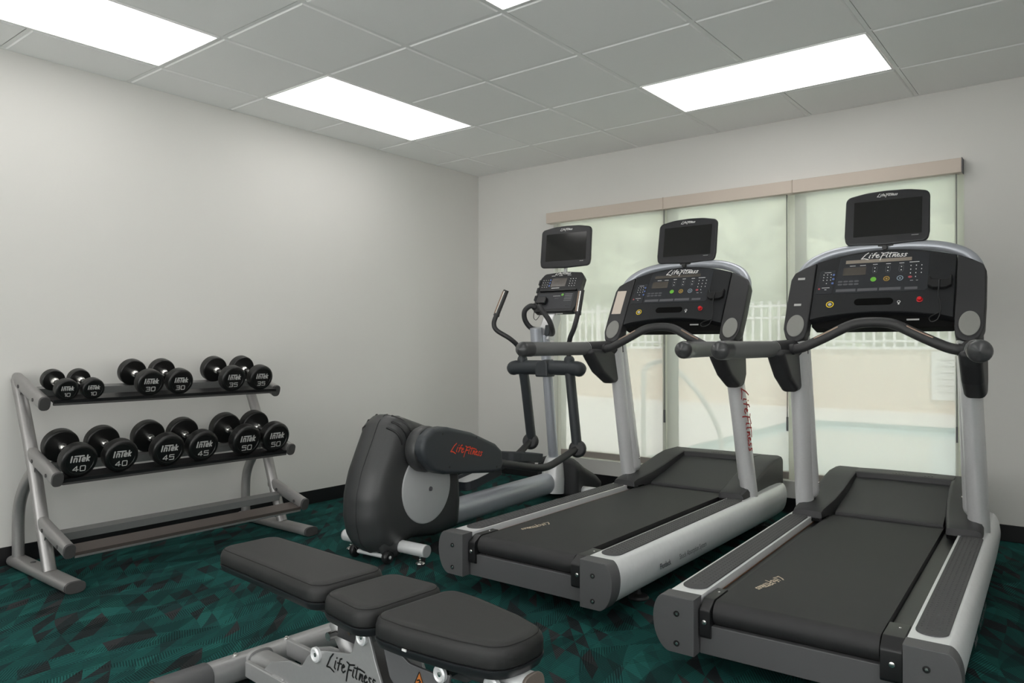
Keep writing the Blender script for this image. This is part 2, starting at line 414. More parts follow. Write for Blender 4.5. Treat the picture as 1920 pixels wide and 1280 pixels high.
# lettering: brush script word mark, unit cap height, lower left origin
def arc(cx, cy, rx, ry, a0, a1, n=7): return [(cx + rx * math.cos(R(a0 + (a1 - a0) * i / n)), cy + ry * math.sin(R(a0 + (a1 - a0) * i / n))) for i in range(n + 1)]
def sx_(pts, k): return [(x + y * k, y) for x, y in pts]
BRUSH = [
 [(0.95, 1.05), (0.55, 0.72), (0.12, 0.10), (0.0, -0.05), (0.45, -0.02), (1.0, -0.20)],           # L
 [(1.28, 0.62), (1.08, 0.12), (1.2, 0.05)], [(1.45, 0.86), (1.50, 0.90)],                          # i
 [(2.15, 0.98), (1.92, 0.90), (1.55, 0.05)], [(1.55, 0.55), (2.10, 0.60)],                         # f
 [(2.10, 0.32), (2.50, 0.50), (2.38, 0.62), (2.15, 0.45), (2.12, 0.15), (2.30, 0.05), (2.60, 0.22)],  # e
 [(3.15, 0.78), (2.85, 0.10), (2.72, -0.42)], [(2.85, 0.92), (3.2, 0.80), (3.85, 0.92)], [(3.00, 0.42), (3.45, 0.46)],   # F
 [(3.72, 0.58), (3.55, 0.12), (3.68, 0.05)],                                                       # i
 [(4.25, 0.88), (3.98, 0.10), (4.12, 0.04)], [(3.80, 0.74), (4.6, 0.80), (5.15, 0.72)],            # t
 [(4.58, 0.52), (4.42, 0.05), (4.72, 0.48), (4.86, 0.50), (4.78, 0.08), (4.92, 0.05)],             # n
 [(5.05, 0.28), (5.40, 0.46), (5.30, 0.56), (5.10, 0.40), (5.08, 0.12), (5.25, 0.04), (5.48, 0.18)],  # e
 [(5.98, 0.50), (5.78, 0.54), (5.70, 0.38), (5.86, 0.20), (5.76, 0.04), (5.52, 0.02)],             # s
 [(6.50, 0.50), (6.28, 0.54), (6.20, 0.38), (6.36, 0.20), (6.26, 0.04), (6.02, 0.0)],              # s
]
def wordmark(width, M, weight=0.13, hscale=1.0):
    k = width / 6.5
    polys = [[(p[0] * k - width / 2, (p[1] - 0.35) * k * hscale) for p in pl] for pl in BRUSH]
    return strokes(polys, weight * k, M)
DIG = {'0': [[(0, .1), (0, .9), (.1, 1), (.8, 1), (.9, .9), (.9, .1), (.8, 0), (.1, 0), (0, .1)]],
       '1': [[(.2, .85), (.5, 1), (.5, 0)]],
       '3': [[(0, 1), (.9, 1), (.9, 0), (0, 0)], [(.2, .5), (.9, .5)]],
       '4': [[(.65, 0), (.65, 1), (0, .35), (0, .28), (.95, .28)]],
       '5': [[(.9, 1), (0, 1), (0, .58), (.9, .58), (.9, 0), (0, 0)]]}
def number(s, h, M, w=0.17):
    polys = []; x = 0; adv = {'1': 0.85}
    tot = sum(adv.get(c, 1.3) for c in s) - 0.35
    for c in s:
        for pl in DIG[c]: polys.append([((x + p[0] * 1.0 - tot / 2) * h, (p[1] - 0.5) * h) for p in pl])
        x += adv.get(c, 1.3)
    return strokes(polys, w * h, M)
def intek(w, M):
    k = w / 5.3
    P = [[(0.2, 0), (0.2, 1.8)], [(1.0, 0), (1.0, 1.15)], [(1.0, 1.1), (1.55, 1.1), (1.75, 0.95), (1.75, 0)],
         [(1.0, 1.75), (3.5, 1.75)], [(2.55, 0), (2.55, 1.7)],
         [(3.95, 0.05), (3.45, 0.05), (3.3, 0.2), (3.3, 1.0), (3.45, 1.15), (3.85, 1.15), (4.0, 1.0), (4.0, 0.6), (3.35, 0.6)],
         [(4.55, 0), (4.55, 1.8)], [(5.2, 1.15), (4.65, 0.6), (5.25, 0)]]
    P = [[((x + y * 0.12 - 2.75) * k, (y - 0.9) * k) for x, y in pl] for pl in P]
    return strokes(P, 0.42 * k, M)

# ------------------------------------------------------------------ room
XR, YB, ZC = 5.6, -6.6, 2.5536
WX0, WX1, WZ0, WZ1 = 0.80, 3.655, 0.20, 2.11
g = box(-0.12, XR + 0.12, YB - 0.12, 0.14, -0.1, 0.0)
struct('floor', g, M_CARPET, smooth=False)
struct('wall_left', box(-0.12, 0, YB, 0.14, 0, ZC + 0.15), M_WALL, smooth=False)
struct('wall_right', merge(box(XR, XR + 0.12, -3.2, 0.14, 0, ZC + 0.15), box(XR, XR + 0.12, YB, -6.2, 0, ZC + 0.15), box(XR, XR + 0.12, -6.2, -3.2, 0, 0.7), box(XR, XR + 0.12, -6.2, -3.2, 2.3, ZC + 0.15)), M_WALL, smooth=False)
w_ = struct('window_6', merge(box(XR + .04, XR + .09, -6.2, -6.15, .7, 2.3), box(XR + .04, XR + .09, -3.25, -3.2, .7, 2.3), box(XR + .04, XR + .09, -6.15, -3.25, .7, .75), box(XR + .04, XR + .09, -6.15, -3.25, 2.25, 2.3), box(XR + .04, XR + .09, -4.72, -4.67, .75, 2.25)), M_FRAME, smooth=False)  # unseen window added in the right wall for more daylight
g_ = obj('window_glass', box(XR + .062, XR + .068, -6.154, -3.246, .746, 2.254), M_GLASS, parent=w_, smooth=False); g_['kind'] = 'structure'
struct('wall_back', merge(box(-0.12, 0.5, YB - 0.12, YB, 0, ZC + 0.15), box(5.1, XR + 0.12, YB - 0.12, YB, 0, ZC + 0.15), box(0.5, 5.1, YB - 0.12, YB, 2.3, ZC + 0.15)), M_WALL, smooth=False)
for i_ in range(3):  # unseen glazed bays added in the back wall, daylight to lift the ceiling
    xa_ = 0.5 + i_ * 4.6 / 3; xb_ = xa_ + 4.6 / 3
    w_ = struct('door_added_%d' % (i_ + 1) if i_ == 1 else 'window_%d' % (4 + i_ // 2), merge(box(xa_, xa_ + .05, YB - .09, YB - .04, 0.0, 2.3), box(xb_ - .05, xb_, YB - .09, YB - .04, 0.0, 2.3), box(xa_ + .05, xb_ - .05, YB - .09, YB - .04, 0.0, .08), box(xa_ + .05, xb_ - .05, YB - .09, YB - .04, 2.25, 2.3)), M_FRAME, smooth=False)
    g_ = obj('window_glass', box(xa_ + .046, xb_ - .046, YB - .068, YB - .062, 0.076, 2.254), M_GLASS, parent=w_, smooth=False); g_['kind'] = 'structure'
struct('trim_added_terrace', box(-6, 12, YB - 8, YB - 0.13, -0.12, -0.02), M_CONC, smooth=False)  # added unseen pale ground, bounces daylight up through the back glazing
struct('wall_window', merge(box(0, WX0, 0, 0.14, 0, ZC + 0.15), box(WX1, XR, 0, 0.14, 0, ZC + 0.15), box(WX0, WX1, 0, 0.14, 0, WZ0), box(WX0, WX1, 0, 0.14, WZ1, ZC + 0.15)), M_WALL, smooth=False)
def baseb(name, g): struct(name, g, M_BASE, bev=0.003, smooth=False)
baseb('baseboard_left', box(0, 0.008, YB, 0, 0, 0.092))
baseb('baseboard_window', box(0.008, XR, -0.008, 0, 0, 0.092))
baseb('baseboard_right', box(XR - 0.008, XR, YB, -0.008, 0, 0.092))
baseb('baseboard_back', box(0.008, 0.5, YB, YB + 0.008, 0, 0.092))
# ceiling: suspended grid and tegular tiles
TS, GX0, GY0 = 0.6096, 0.3681, 0.5585
LIGHTS = {(0, 1, 1, 3): ('flat white ceiling light panel in the middle, nearest the room corner', None),
          (0, 4, 1, 6): ('flat white ceiling light panel at the upper left above the dumbbell rack', None),
          (3, 0, 5, 1): ('flat white ceiling light panel running along the window wall above the treadmills', None),
          (3, 3, 4, 5): ('ceiling light panel of which only a corner shows at the top edge', None),
          (6, 3, 7, 5): ('added ceiling light panel, unseen, behind the camera side of the room', 'unseen ceiling light panels'),  # from here on: panels added out of view to brighten the room
          (3, 7, 4, 9): ('added ceiling light panel, unseen, behind the camera side of the room', 'unseen ceiling light panels'),
          (0, 8, 1, 10): ('added ceiling light panel, unseen, behind the camera side of the room', 'unseen ceiling light panels'),
          (6, 7, 7, 9): ('added ceiling light panel, unseen, behind the camera side of the room', 'unseen ceiling light panels')}
cells = set()
for a, b, c, d in LIGHTS:
    for i in range(a, c):
        for j in range(b, d): cells.add((i, j))
tiles = []
for i in range(-1, 9):
    for j in range(-1, 11):
        if (i, j) in cells: continue
        x0 = max(GX0 + i * TS, 0) ; x1 = min(GX0 + (i + 1) * TS, XR); y1 = -max(GY0 + j * TS, 0); y0 = -min(GY0 + (j + 1) * TS, -YB)
        if x1 - x0 < 0.03 or y1 - y0 < 0.03: continue
        gx = 0.012
        o_ = [(x0 + gx, y0 + gx), (x1 - gx, y0 + gx), (x1 - gx, y1 - gx), (x0 + gx, y1 - gx)]
        rings = [[Vector((x, y, ZC + 0.010)) for x, y in o_], [Vector((x, y, ZC + 0.0065)) for x, y in o_]]
        cx, cy = (x0 + x1) / 2, (y0 + y1) / 2
        rings.append([Vector((x + (0.006 if x < cx else -0.006), y + (0.006 if y < cy else -0.006), ZC)) for x, y in o_])
        tiles.append(rings_skin(rings, cap0=False))
bars = []
for i in range(0, 9):
    x = GX0 + i * TS
    if x < XR: bars.append(box(x - 0.010, x + 0.010, YB, 0, ZC + 0.004, ZC + 0.03))
for j in range(0, 11):
    y = -(GY0 + j * TS)
    if y > YB: bars.append(box(0, XR, y - 0.0101, y + 0.0101, ZC + 0.0042, ZC + 0.0302))
bars += [box(0, 0.014, YB, 0, ZC + 0.002, ZC + 0.03), box(0, XR, -0.014, 0, ZC + 0.0022, ZC + 0.03)]
ce = struct('ceiling', merge(box(-0.12, XR + 0.12, YB - 0.12, 0.14, ZC + 0.012, ZC + 0.1)), M_TILE, smooth=False)
tl = obj('ceiling_tile_field', merge(*tiles), M_TILE, parent=ce, smooth=False); tl['kind'] = 'structure'
gr = obj('ceiling_grid', merge(*bars), M_GRID, parent=ce, smooth=False); gr['kind'] = 'structure'
for (a, b, c, d), (lab, grp) in LIGHTS.items():
    x0, x1, y1, y0 = GX0 + a * TS + .012, GX0 + c * TS - .012, -(GY0 + b * TS) - .012, -(GY0 + d * TS) + .012
    if y0 < YB: y0 = YB + 0.02
    t = thing('ceiling_light', ((x0 + x1) / 2, (y0 + y1) / 2, ZC), 0, lab, 'light', grp)
    hx, hy = (x1 - x0) / 2, (y1 - y0) / 2
    obj('diffuser', box(-hx + .008, hx - .008, -hy + .008, hy - .008, 0.001, 0.006), M_LIGHT, t, smooth=False)
    obj('frame', merge(box(-hx, -hx + .008, -hy, hy, -.001, .009), box(hx - .008, hx, -hy, hy, -.001, .009), box(-hx + .008, hx - .008, -hy, -hy + .008, -.001, .009), box(-hx + .008, hx - .008, hy - .008, hy, -.001, .009)), M_GRID, t, smooth=False)

# window: three sashes with glass, in the recess
DIV = [WX0, 1.790, 2.700, WX1]
for i in range(3):
    a, b = DIV[i], DIV[i + 1]; fw = 0.050; y0, y1 = 0.055, 0.105
    w = struct('window_%d' % (i + 1), merge(box(a, a + fw, y0, y1, WZ0, WZ1), box(b - fw, b, y0, y1, WZ0, WZ1), box(a + fw, b - fw, y0, y1, WZ0, WZ0 + 0.05), box(a + fw, b - fw, y0, y1, WZ1 - fw, WZ1)), M_FRAME, bev=0.004, smooth=False)
    gl = obj('window_glass', box(a + fw - .004, b - fw + .004, 0.078, 0.083, WZ0 + .046, WZ1 - fw + .004), M_GLASS, parent=w, smooth=False); gl['kind'] = 'structure'
    gk = obj('window_gasket', merge(box(a + fw, a + fw + .006, 0.072, 0.09, WZ0 + .05, WZ1 - fw), box(b - fw - .006, b - fw, 0.072, 0.09, WZ0 + .05, WZ1 - fw)), M_DARKG, parent=w, smooth=False); gk['kind'] = 'structure'
# roller shades
SH = [(0.885, 1.799, 'left roller shade with a beige cassette behind the elliptical trainer'),
      (1.809, 2.672, 'middle roller shade with a beige cassette behind the left treadmill'),
      (2.715, 3.625, 'right roller shade with a beige cassette behind the right treadmill')]
FX = [0.775, 1.804, 2.7135, 3.655]
for i, (a, b, lab) in enumerate(SH):
    t = thing('roller_shade', ((a + b) / 2, -0.02, 2.06), 0, lab, 'window shade', 'roller shades on the window'); c = (a + b) / 2
    obj('cassette', box(FX[i] - c + .0006, FX[i + 1] - c - .0030, -0.052, 0.018, 0.0, 0.082), M_FASCIA, t, bev=0.003, smooth=False)
    obj('end_cap', box(FX[i + 1] - c - .0028, FX[i + 1] - c - .0002, -0.054, 0.019, -0.001, 0.084), M_GREYPRINT if i == 2 else M_FASCIA, t, smooth=False)
    obj('fabric', box(a - c, b - c, -0.0006, 0.0006, 0.262 - 2.06, 0.004), M_SHADE, t, smooth=False)
    obj('hem_bar', box(a - c, b - c, -0.006, 0.006, 0.218 - 2.06, 0.2625 - 2.06), M_HEM, t, bev=0.002, smooth=False)
    ch = b - c - 0.004
    obj('pull_chain', merge(tube([(ch, -0.012, 0.0), (ch, -0.012, -1.45)], 0.0016, 6), tube([(ch, -0.020, 0.0), (ch, -0.020, -1.45)], 0.0016, 6), box(ch - .004, ch + .004, -0.024, -0.008, -1.53, -1.44)), M_GREYPRINT, t)

# ------------------------------------------------------------------ outside
GZ = -0.10
dk = struct('pool_deck', merge(box(-14, 0.45, 0.16, 9.7, GZ - .1, GZ), box(0.45, 12, 7.35, 9.7, GZ - .1, GZ), box(0.45, 12, 0.16, 1.6, GZ - .1, GZ)), M_CONC, smooth=False)
struct('pool_basin', merge(box(0.45, 12, 1.6, 7.35, GZ - 1.5, GZ - 1.4), box(0.45, 0.47, 1.6, 7.35, GZ - 1.4, GZ - 0.01), box(0.47, 12, 7.33, 7.35, GZ - 1.4, GZ - .01)), M_POOLT, smooth=False)
wt = struct('pool_water', box(0.47, 12, 1.6, 7.33, GZ - .12, GZ - .08), M_WATER, smooth=False)
struct('wall_garden', box(-14, 12, 9.7, 9.9, GZ, 1.0), M_STUCCO, smooth=False)
struct('trim_garden', box(-14, 12, 9.66, 9.94, 1.0, 1.05), M_WFENCE, smooth=False)
ft = thing('metal_fence', (-1, 9.8, 1.05), 0, 'white picket fence on top of the peach wall beyond the pool', 'fence')
for k in range(9):
    x0 = -11 + k * 2.4
    obj('post', box(x0 - .04, x0 + .04, -.04, .04, 0, 0.95), M_WFENCE, ft, smooth=False)
    if k < 8:
        pk = [box(x0 + .04, x0 + 2.36, -.02, .02, .78, .83), box(x0 + .04, x0 + 2.36, -.02, .02, .55, .59), box(x0 + .04, x0 + 2.36, -.02, .02, .08, .12)]
        n = 14
        for i in range(1, n): pk.append(box(x0 + 2.4 * i / n - .022, x0 + 2.4 * i / n + .022, -.012, .012, .0, .9))
        obj('picket_panel', merge(*pk), M_WFENCE, ft, smooth=False)
hr = thing('pool_handrail', (0.47, 2.12, GZ), 0, 'white bent tube handrail standing at the pool edge', 'handrail')
obj('rail', tube([(0, 0, 0), (0, 0, 0.80), (0.02, 0.02, 0.94), (0.09, 0.06, 1.0), (0.24, 0.12, 0.985), (0.50, 0.26, 0.68), (0.68, 0.36, 0.3), (0.70, 0.37, -0.04)], 0.026, 12, sub=6), mat('brushed_rail', (0.55, 0.55, 0.54), 0.5, noise=0.03), hr)
obj('floor_flange', lathe([(.05, 0), (.05, .012), (.03, .02)]), M_WFENCE, hr)
sg = thing('pool_sign', (2.25, 9.69, 0.55), 0, 'white notice board on the peach garden wall', 'sign')
obj('board', box(-.28, .28, -.02, 0, -.42, .42), M_WFENCE, sg, smooth=False)
obj('print_lines', merge(*[box(-.2, .2 - .05 * (k % 3), -.023, -.02, .26 - k * .11, .275 - k * .11) for k in range(6)]), M_GSTICK, sg, smooth=False)
def hedge():
    nx, nz = 150, 40; W, H = 30.0, 5.0; rings = []
    rnd = [[random.uniform(-.09, .09) for _ in range(nz + 1)] for _ in range(nx + 1)]
    from mathutils import noise
    V, F = [], []
    for side in (0, 1):
        for i in range(nx + 1):
            for j in range(nz + 1):
                x = -15 + W * i / nx; z = H * j / nz
                n = noise.noise(Vector((x * 1.3, z * 1.3, side * 9.0))) * .35 + noise.noise(Vector((x * 4, z * 4, side * 9.0 + 3))) * .16 + rnd[i][j] * .6
                top = noise.noise(Vector((x * .8, 0, 5))) * .5 * (j / nz)
                V.append(((x), (-.55 if side == 0 else .55) + (-n if side == 0 else n), z + top))
    m = (nx + 1) * (nz + 1)
    for i in range(nx):
        for j in range(nz):
            a = i * (nz + 1) + j; b = a + nz + 1
            F.append((a, b, b + 1, a + 1)); F.append((m + a, m + a + 1, m + b + 1, m + b))
        a = i * (nz + 1) + nz; b = a + nz + 1; F.append((a, b, m + b, m + a))
    h = obj('hedge', (V, F), M_LEAF, None, ang=90); h.location = (0, 11.2, GZ)
    tag(h, 'tall pale green hedge seen through the shades, beyond the white fence', 'hedge')
hedge()
def tree(x, y, s, lab):
    t = thing('garden_tree', (x, y, GZ), 0, lab, 'tree', 'trees beyond the garden wall')
    obj('trunk', tube([(0, 0, 0), (0.1, 0.05, 1.2 * s), (0, 0, 2.2 * s)], [0.16, 0.12, 0.08], 10, sub=3), mat('bark', (0.14, 0.09, 0.06), 0.9, noise=0.3), t)
    gs = []
    for k in range(9):
        c = Vector((random.uniform(-1.1, 1.1) * s, random.uniform(-.6, .6) * s, random.uniform(1.7, 3.6) * s)); rr = random.uniform(.55, .95) * s
        bm = bmesh.new(); bmesh.ops.create_icosphere(bm, subdivisions=3, radius=rr)
        for v in bm.verts: v.co = v.co * random.uniform(.85, 1.12) + c
        gs.append(([v.co.copy() for v in bm.verts], [tuple(q.index for q in f.verts) for f in bm.faces])); bm.free()
    obj('crown', merge(*gs), M_LEAF, t, ang=80)
for k, (x, s) in enumerate([(-22, 1.2), (-14.5, 1.3), (-7.0, 1.15), (0.5, 1.2), (8.0, 1.2)]):
    tree(x, 15.5 + (k % 2) * 0.9, s * 1.5, 'leafy green tree beyond the garden wall, %s of the row' % ['leftmost', 'second from the left', 'middle one', 'second from the right', 'rightmost'][k])

# ------------------------------------------------------------------ dumbbell rack
def make_rack():
    t = thing('dumbbell_rack', (0, 0, 0), 0, 'three-tier silver dumbbell rack standing against the left wall', 'dumbbell rack')
    for s, y in ((-1, -3.55), (1, -2.30)):
        f = obj('floor_foot', tube([(0.035, y, 0.027), (0.715, y, 0.027)], 0.026, 20, ry=0.043, power=2.6, cap='round0'), M_RACK, t)
        obj('foot_cap', tube([(0.713, y, 0.027), (0.728, y, 0.027)], 0.027, 20, ry=0.044, power=2.6), M_RACKCAP, f, bev=0.003)
        obj('bolt_plug', lathe([(.012, 0), (.012, .003), (.009, .004)], T(0.25, y, 0.0525)), M_RACKCAP, f)
        obj('upright', tube([(0.050, y, 0.915), (0.235, y, 0.56), (0.36, y, 0.25), (0.445, y, 0.045)], 0.027, 18, sub=6, ry=0.030, cap='round0'), M_RACK, t)
        obj('back_post', tube([(0.062, y, 0.045), (0.062, y, 0.22), (0.085, y, 0.32), (0.15, y, 0.41), (0.25, y, 0.49)], 0.027, 18, sub=6), M_RACK, t)
        for (xa, za), (xb, zb) in (((0.045, 0.922), (0.375, 0.818)), ((0.225, 0.572), (0.525, 0.480)), ((0.345, 0.262), (0.655, 0.176))):
            d = Vector((xb - xa, 0, zb - za)).normalized()
            a = obj('shelf_arm', tube([(xa, y, za), (xb, y, zb)], 0.033, 20, ry=0.024, power=2.8, cap='round0'), M_RACK, t)
            obj('arm_cap', tube([(xb - d.x * .001, y, zb - d.z * .001), (xb + d.x * .014, y, zb + d.z * .014)], 0.034, 20, ry=0.025, power=2.8), M_RACKCAP, a, bev=0.003)
            gm = frame((xa + .02, y - s * 0.0, za - 0.02), (1, 0, 0), (0, 0, 1))
            obj('gusset', layered([(0.0, 0.01), (0.075, -0.015), (0.05, -0.05), (0.045, -0.10), (0.02, -0.02)], [(-.012, 0), (.012, 0)], gm), M_RACK, a, smooth=False)
            for q in (0.25, 0.8):
                px = xa + (xb - xa) * q; pz = za + (zb - za) * q - 0.006
                obj('bolt', lathe([(.009, 0), (.009, .004), (.005, .005)], axis((px, y - 0.0225, pz), (0, -1, 0)), 14), M_RACKCAP, a)
                obj('bolt', lathe([(.009, 0), (.009, .007), (.005, .009)], axis((px, y + 0.022, pz), (0, 1, 0)), 14), M_CHROME, a)
    def rail(u0, x0, z0, sl):
        pass
    return t
rack = make_rack()
# shelves: front tray and back rail per tier, following the arm slope
def slope_frame(x, z, sl):  # local a along slope towards wall (up), b normal
    return frame((x, -2.925, z), (-math.cos(sl), 0, math.sin(sl)), (math.sin(sl), 0, math.cos(sl)))
TIERS = [(0.418, 0.829, R(14), 0.0), (0.520, 0.470, R(14), 0.0), (0.655, 0.160, R(14), 1.0)]
for k, (x, z, sl, shiny) in enumerate(TIERS):
    F_ = slope_frame(x, z, sl); L = 1.20
    M_T = M_BLACK if k < 2 else mat('rack_tray_taupe', (0.075, 0.062, 0.056), 0.35, noise=0.1)
    # tray cross-section in (a,b): lip, bed
    prof = [(-0.004, -0.022), (-0.004, 0.004), (0.002, 0.004), (0.004, -0.003), (0.092, -0.003), (0.092, -0.010), (0.004, -0.010), (0.004, -0.022)]
    obj('front_tray', layered(prof, [(-L / 2, 0), (L / 2, 0)], F_), M_T, rack, smooth=False)
    obj('tray_lip', layered([(-0.0062, -0.022), (-0.0062, -0.012), (-0.0042, -0.012), (-0.0042, -0.022)], [(-L / 2, 0), (L / 2, 0)], F_), M_RACKCAP if k < 2 else M_RACK, rack, smooth=False)
    a0 = 0.19 if k < 2 else 0.20
    obj('back_rail', layered([(a0, -0.035), (a0 + 0.006, -0.035), (a0 + 0.006, -0.003), (a0 + .045, -0.003), (a0 + .045, 0.003), (a0, 0.003)], [(-L / 2, 0), (L / 2, 0)], F_), mat('rack_rail_grey', (0.20, 0.20, 0.20), 0.5, 0.2, noise=0.05), rack, smooth=False)

# ------------------------------------------------------------------ dumbbells
def make_dumbbell(num, r, hw, gap, label):
    """local x axis along handle, +x is the front face"""
    tot = 2 * hw + gap
    t = thing('dumbbell', (0, 0, 0), 0, label, 'dumbbell', 'dumbbells on the rack')
    for s in (1, -1):
        M = axis((s * gap / 2, 0, 0), (s, 0, 0))
        c = r * 0.13
        prof = [(r * .30, 0), (r * .88, 0), (r * .93, -.0006), (r * .985, c * .3), (r, c * .8), (r, hw - c * 1.3), (r * .97, hw - c * .7), (r * .90, hw - c * .25), (r * .80, hw - .001), (r * .76, hw - .001), (r * .74, hw - .004), (r * .1, hw - .004)]
        h = obj('head', lathe(prof, M, 40), M_RUBBER, t, ang=50)
        fx = s * (tot / 2 - .0040)
        Mf = frame((fx, 0, 0), (0, s, 0), (0, 0, 1))
        obj('logo', intek(r * 1.02, Mf @ T(0, r * 0.17, 0)), M_GSTICK, h, smooth=False)
        obj('weight_number', number(num, r * 0.30, Mf @ T(0, -r * 0.43, 0)), M_GSTICK, h, smooth=False)
    k = gap / 2
    obj('handle', lathe([(.021, -k - .001), (.0225, -k + .010), (.018, -k + .022), (.0125, -k + .030), (.0145, -k * .5), (.0155, 0), (.0145, k * .5), (.0125, k - .030), (.018, k - .022), (.0225, k - .010), (.021, k + .001)], axis((0, 0, 0), (1, 0, 0)), 24), M_CHROME, t)
    return t, tot
SPEC = {'10': (0.052, 0.040, 0.125), '30': (0.069, 0.050, 0.150), '35': (0.073, 0.052, 0.152), '40': (0.081, 0.055, 0.155), '45': (0.084, 0.058, 0.158), '50': (0.087, 0.061, 0.158)}
PLACE = [('10', 0, -3.472), ('10', 0, -3.355), ('30', 0, -3.078), ('30', 0, -2.920), ('35', 0, -2.612), ('35', 0, -2.435),
         ('40', 1, -3.455), ('40', 1, -3.264), ('45', 1, -3.030), ('45', 1, -2.842), ('50', 1, -2.585), ('50', 1, -2.398)]
seen = {}
for num, k, y in PLACE:
    r, hw, gap = SPEC[num]; row = ('top', 'lower')[k]
    side = 'left' if num not in seen else 'right'
    lab = 'black rubber dumbbell marked %s, the %s one of its pair, on the %s tier' % (num, side, row)
    if num not in seen: t, tot = make_dumbbell(num, r, hw, gap, lab); seen[num] = (t, tot)
    else: t = copy_tree(seen[num][0]); tot = seen[num][1]; t['label'] = lab
    x, z, sl, _ = TIERS[k]
    F_ = slope_frame(x, z, sl)
    c = F_ @ Vector((tot / 2 - (0.012 if k == 0 else -0.002), -0.003 + 0 + r + (0.0005), 0)); c.y = y
    # rests on tray (b=-0.003) and rail (b=0.003)
    t.location = c + Vector((0, 0, 0.003)); t.rotation_euler = (0, sl + 0.01, 0)

# ------------------------------------------------------------------ treadmill
def bevel_poly(pts, r): return rpoly(pts, r)
def make_treadmill(loc, rz, label, left):
    t = thing('treadmill', loc, rz, label, 'treadmill', 'treadmills')
    ZT, ZB = 0.258, 0.080
    # side rails: profile in x-z, extruded along y
    for s in (-1, 1):
        def rail_profile(off):
            zt_, zb_ = ZT + off * .4, ZB - off * .8; half = (zt_ - zb_) / 2; mid_ = (zt_ + zb_) / 2; out_ = [(0.305 - off * .4, zb_)]
            for k in range(25):
                tt = -math.cos(math.pi * k / 24); bul = (1 - abs(tt) ** 2.2) ** 0.62
                out_.append((0.385 + off + 0.022 * (tt + 1) / 2 + (0.048 - 0.006 * (tt + 1) / 2) * bul, mid_ + tt * half))
            return out_ + [(0.305 - off * .4, zt_)]
        prof = rail_profile(0.0)
        prof = [(s * a, b) for a, b in prof]
        # the front end narrows and rounds
        rings = []
        for y, sc, zs in ((0.05, 1, 1), (0.2, 1, 1), (1.6, 1, 1), (1.95, 0.99, 1), (2.08, 0.965, 0.985), (2.14, 0.92, 0.95), (2.165, 0.87, 0.9)):
            rings.append([Vector((s * (0.305 + (abs(a) - 0.305) * (sc if sc == 1 else 1 - (1 - sc) * 3)), y, ZB + (b - ZB) * zs)) for a, b in prof])
        rl = obj('side_rail', rings_skin(rings), M_SILVERL, t, ang=50)
        capp = rail_profile(0.005)
        capp = [(s * a, b) for a, b in capp]
        ec = obj('end_cap', layered(capp, [(-0.004, 0.0035), (-0.003, 0.001), (0.0, 0.0), (0.062, 0.0)], PXZ), M_MGREY, t, ang=35)
        for z in (0.108, 0.205):
            obj('screw_hole', lathe([(.010, 0), (.010, .0012), (.0066, .0014), (.006, .0004), (.0002, .0004)], axis((s * 0.362, -0.0042, z), (0, -1, 0)), 16), M_BLACK, ec)
            obj('screw', lathe([(.0052, 0), (.0045, .0014), (.0002, .0016)], axis((s * 0.362, -0.0045, z), (0, -1, 0)), 12), M_CHROME, ec)
        # studded foot pad
        pad = stadium(0.086, 1.36, 12)
        Mp = T(s * 0.358, 0.79, 0)
        gs = [layered(pad, [(ZT - .003, 0), (ZT + 0.003, 0.0), (ZT + 0.0045, 0.002)], Mp)]
        for i in range(5):
            for j in range(58):
                x = (i - 2) * 0.0155; y = -0.64 + j * 0.0222 + (0.0116 if i % 2 else 0)
                if abs(y) > 0.645 and abs(x) > 0.020: continue
                gs.append(lathe([(.0048, ZT + .0042), (.0026, ZT + .0062), (.0003, ZT + .0066)], Mp @ T(x, y, 0), 6))
        obj('foot_pad', merge(*gs), M_PAD, t, ang=60)
        # roller bracket with bolts
        br = obj('roller_bracket', layered(rpoly([(0.03, 0.130), (0.03, 0.225), (0.075, 0.250), (0.20, 0.250), (0.20, 0.235), (0.12, 0.228), (0.11, 0.130)], 0.012), [(s * 0.298, 0), (s * (0.262 if s < 0 else 0.240), 0)], PYZ), M_BLACK, t, bev=0.002)
        obj('bolt', lathe([(.008, 0), (.008, .004), (.0045, .005), (.0002, .005)], axis((s * (0.280 if s < 0 else 0.272), 0.0285, 0.185), (0, -1, 0)), 12), M_CHROME, br)
        obj('bolt', lathe([(.0045, 0), (.0045, .002), (.003, .003), (.0002, .003)], axis((s * 0.275, 0.15, 0.2505), (0, 0, 1)), 12), M_CHROME, br)
        # levelling feet
        for y in (0.42, 1.95):
            obj('levelling_foot', lathe([(.042, 0), (.045, .006), (.040, .014), (.014, .022), (.010, .030), (.010, .10), (.0002, .10)], T(s * 0.33, y, 0), 20), M_DGREY, t)
    obj('deck_pan', box(-0.303, 0.303, 0.16, 2.12, 0.085, 0.19), M_BLACK, t, bev=0.01, smooth=False)
    obj('deck_edge', merge(box(-0.303, -0.262, 0.12, 1.66, 0.19, 0.228), box(0.240, 0.303, 0.12, 1.66, 0.19, 0.228)), M_BLACK, t, smooth=False)
    obj('deck_trim', merge(box(-0.301, -0.299, 0.2, 1.6, 0.2285, 0.232), box(0.299, 0.301, 0.2, 1.6, 0.2285, 0.232)), mat('deck_copper_edge', (0.20, 0.09, 0.04), 0.5, noise=0.2), t, smooth=False)
    obj('rear_panel', layered(rrect(0.604, 0.095, 0.004), [(0.045, 0.002), (0.047, 0), (0.07, 0)], Matrix(((1, 0, 0, 0), (0, 0, 1, 0), (0, 1, 0, 0.122), (0, 0, 0, 1)))), M_MGREY, t, smooth=False)
    # belt: loop profile in y-z
    rr = 0.040; zt = 0.2475
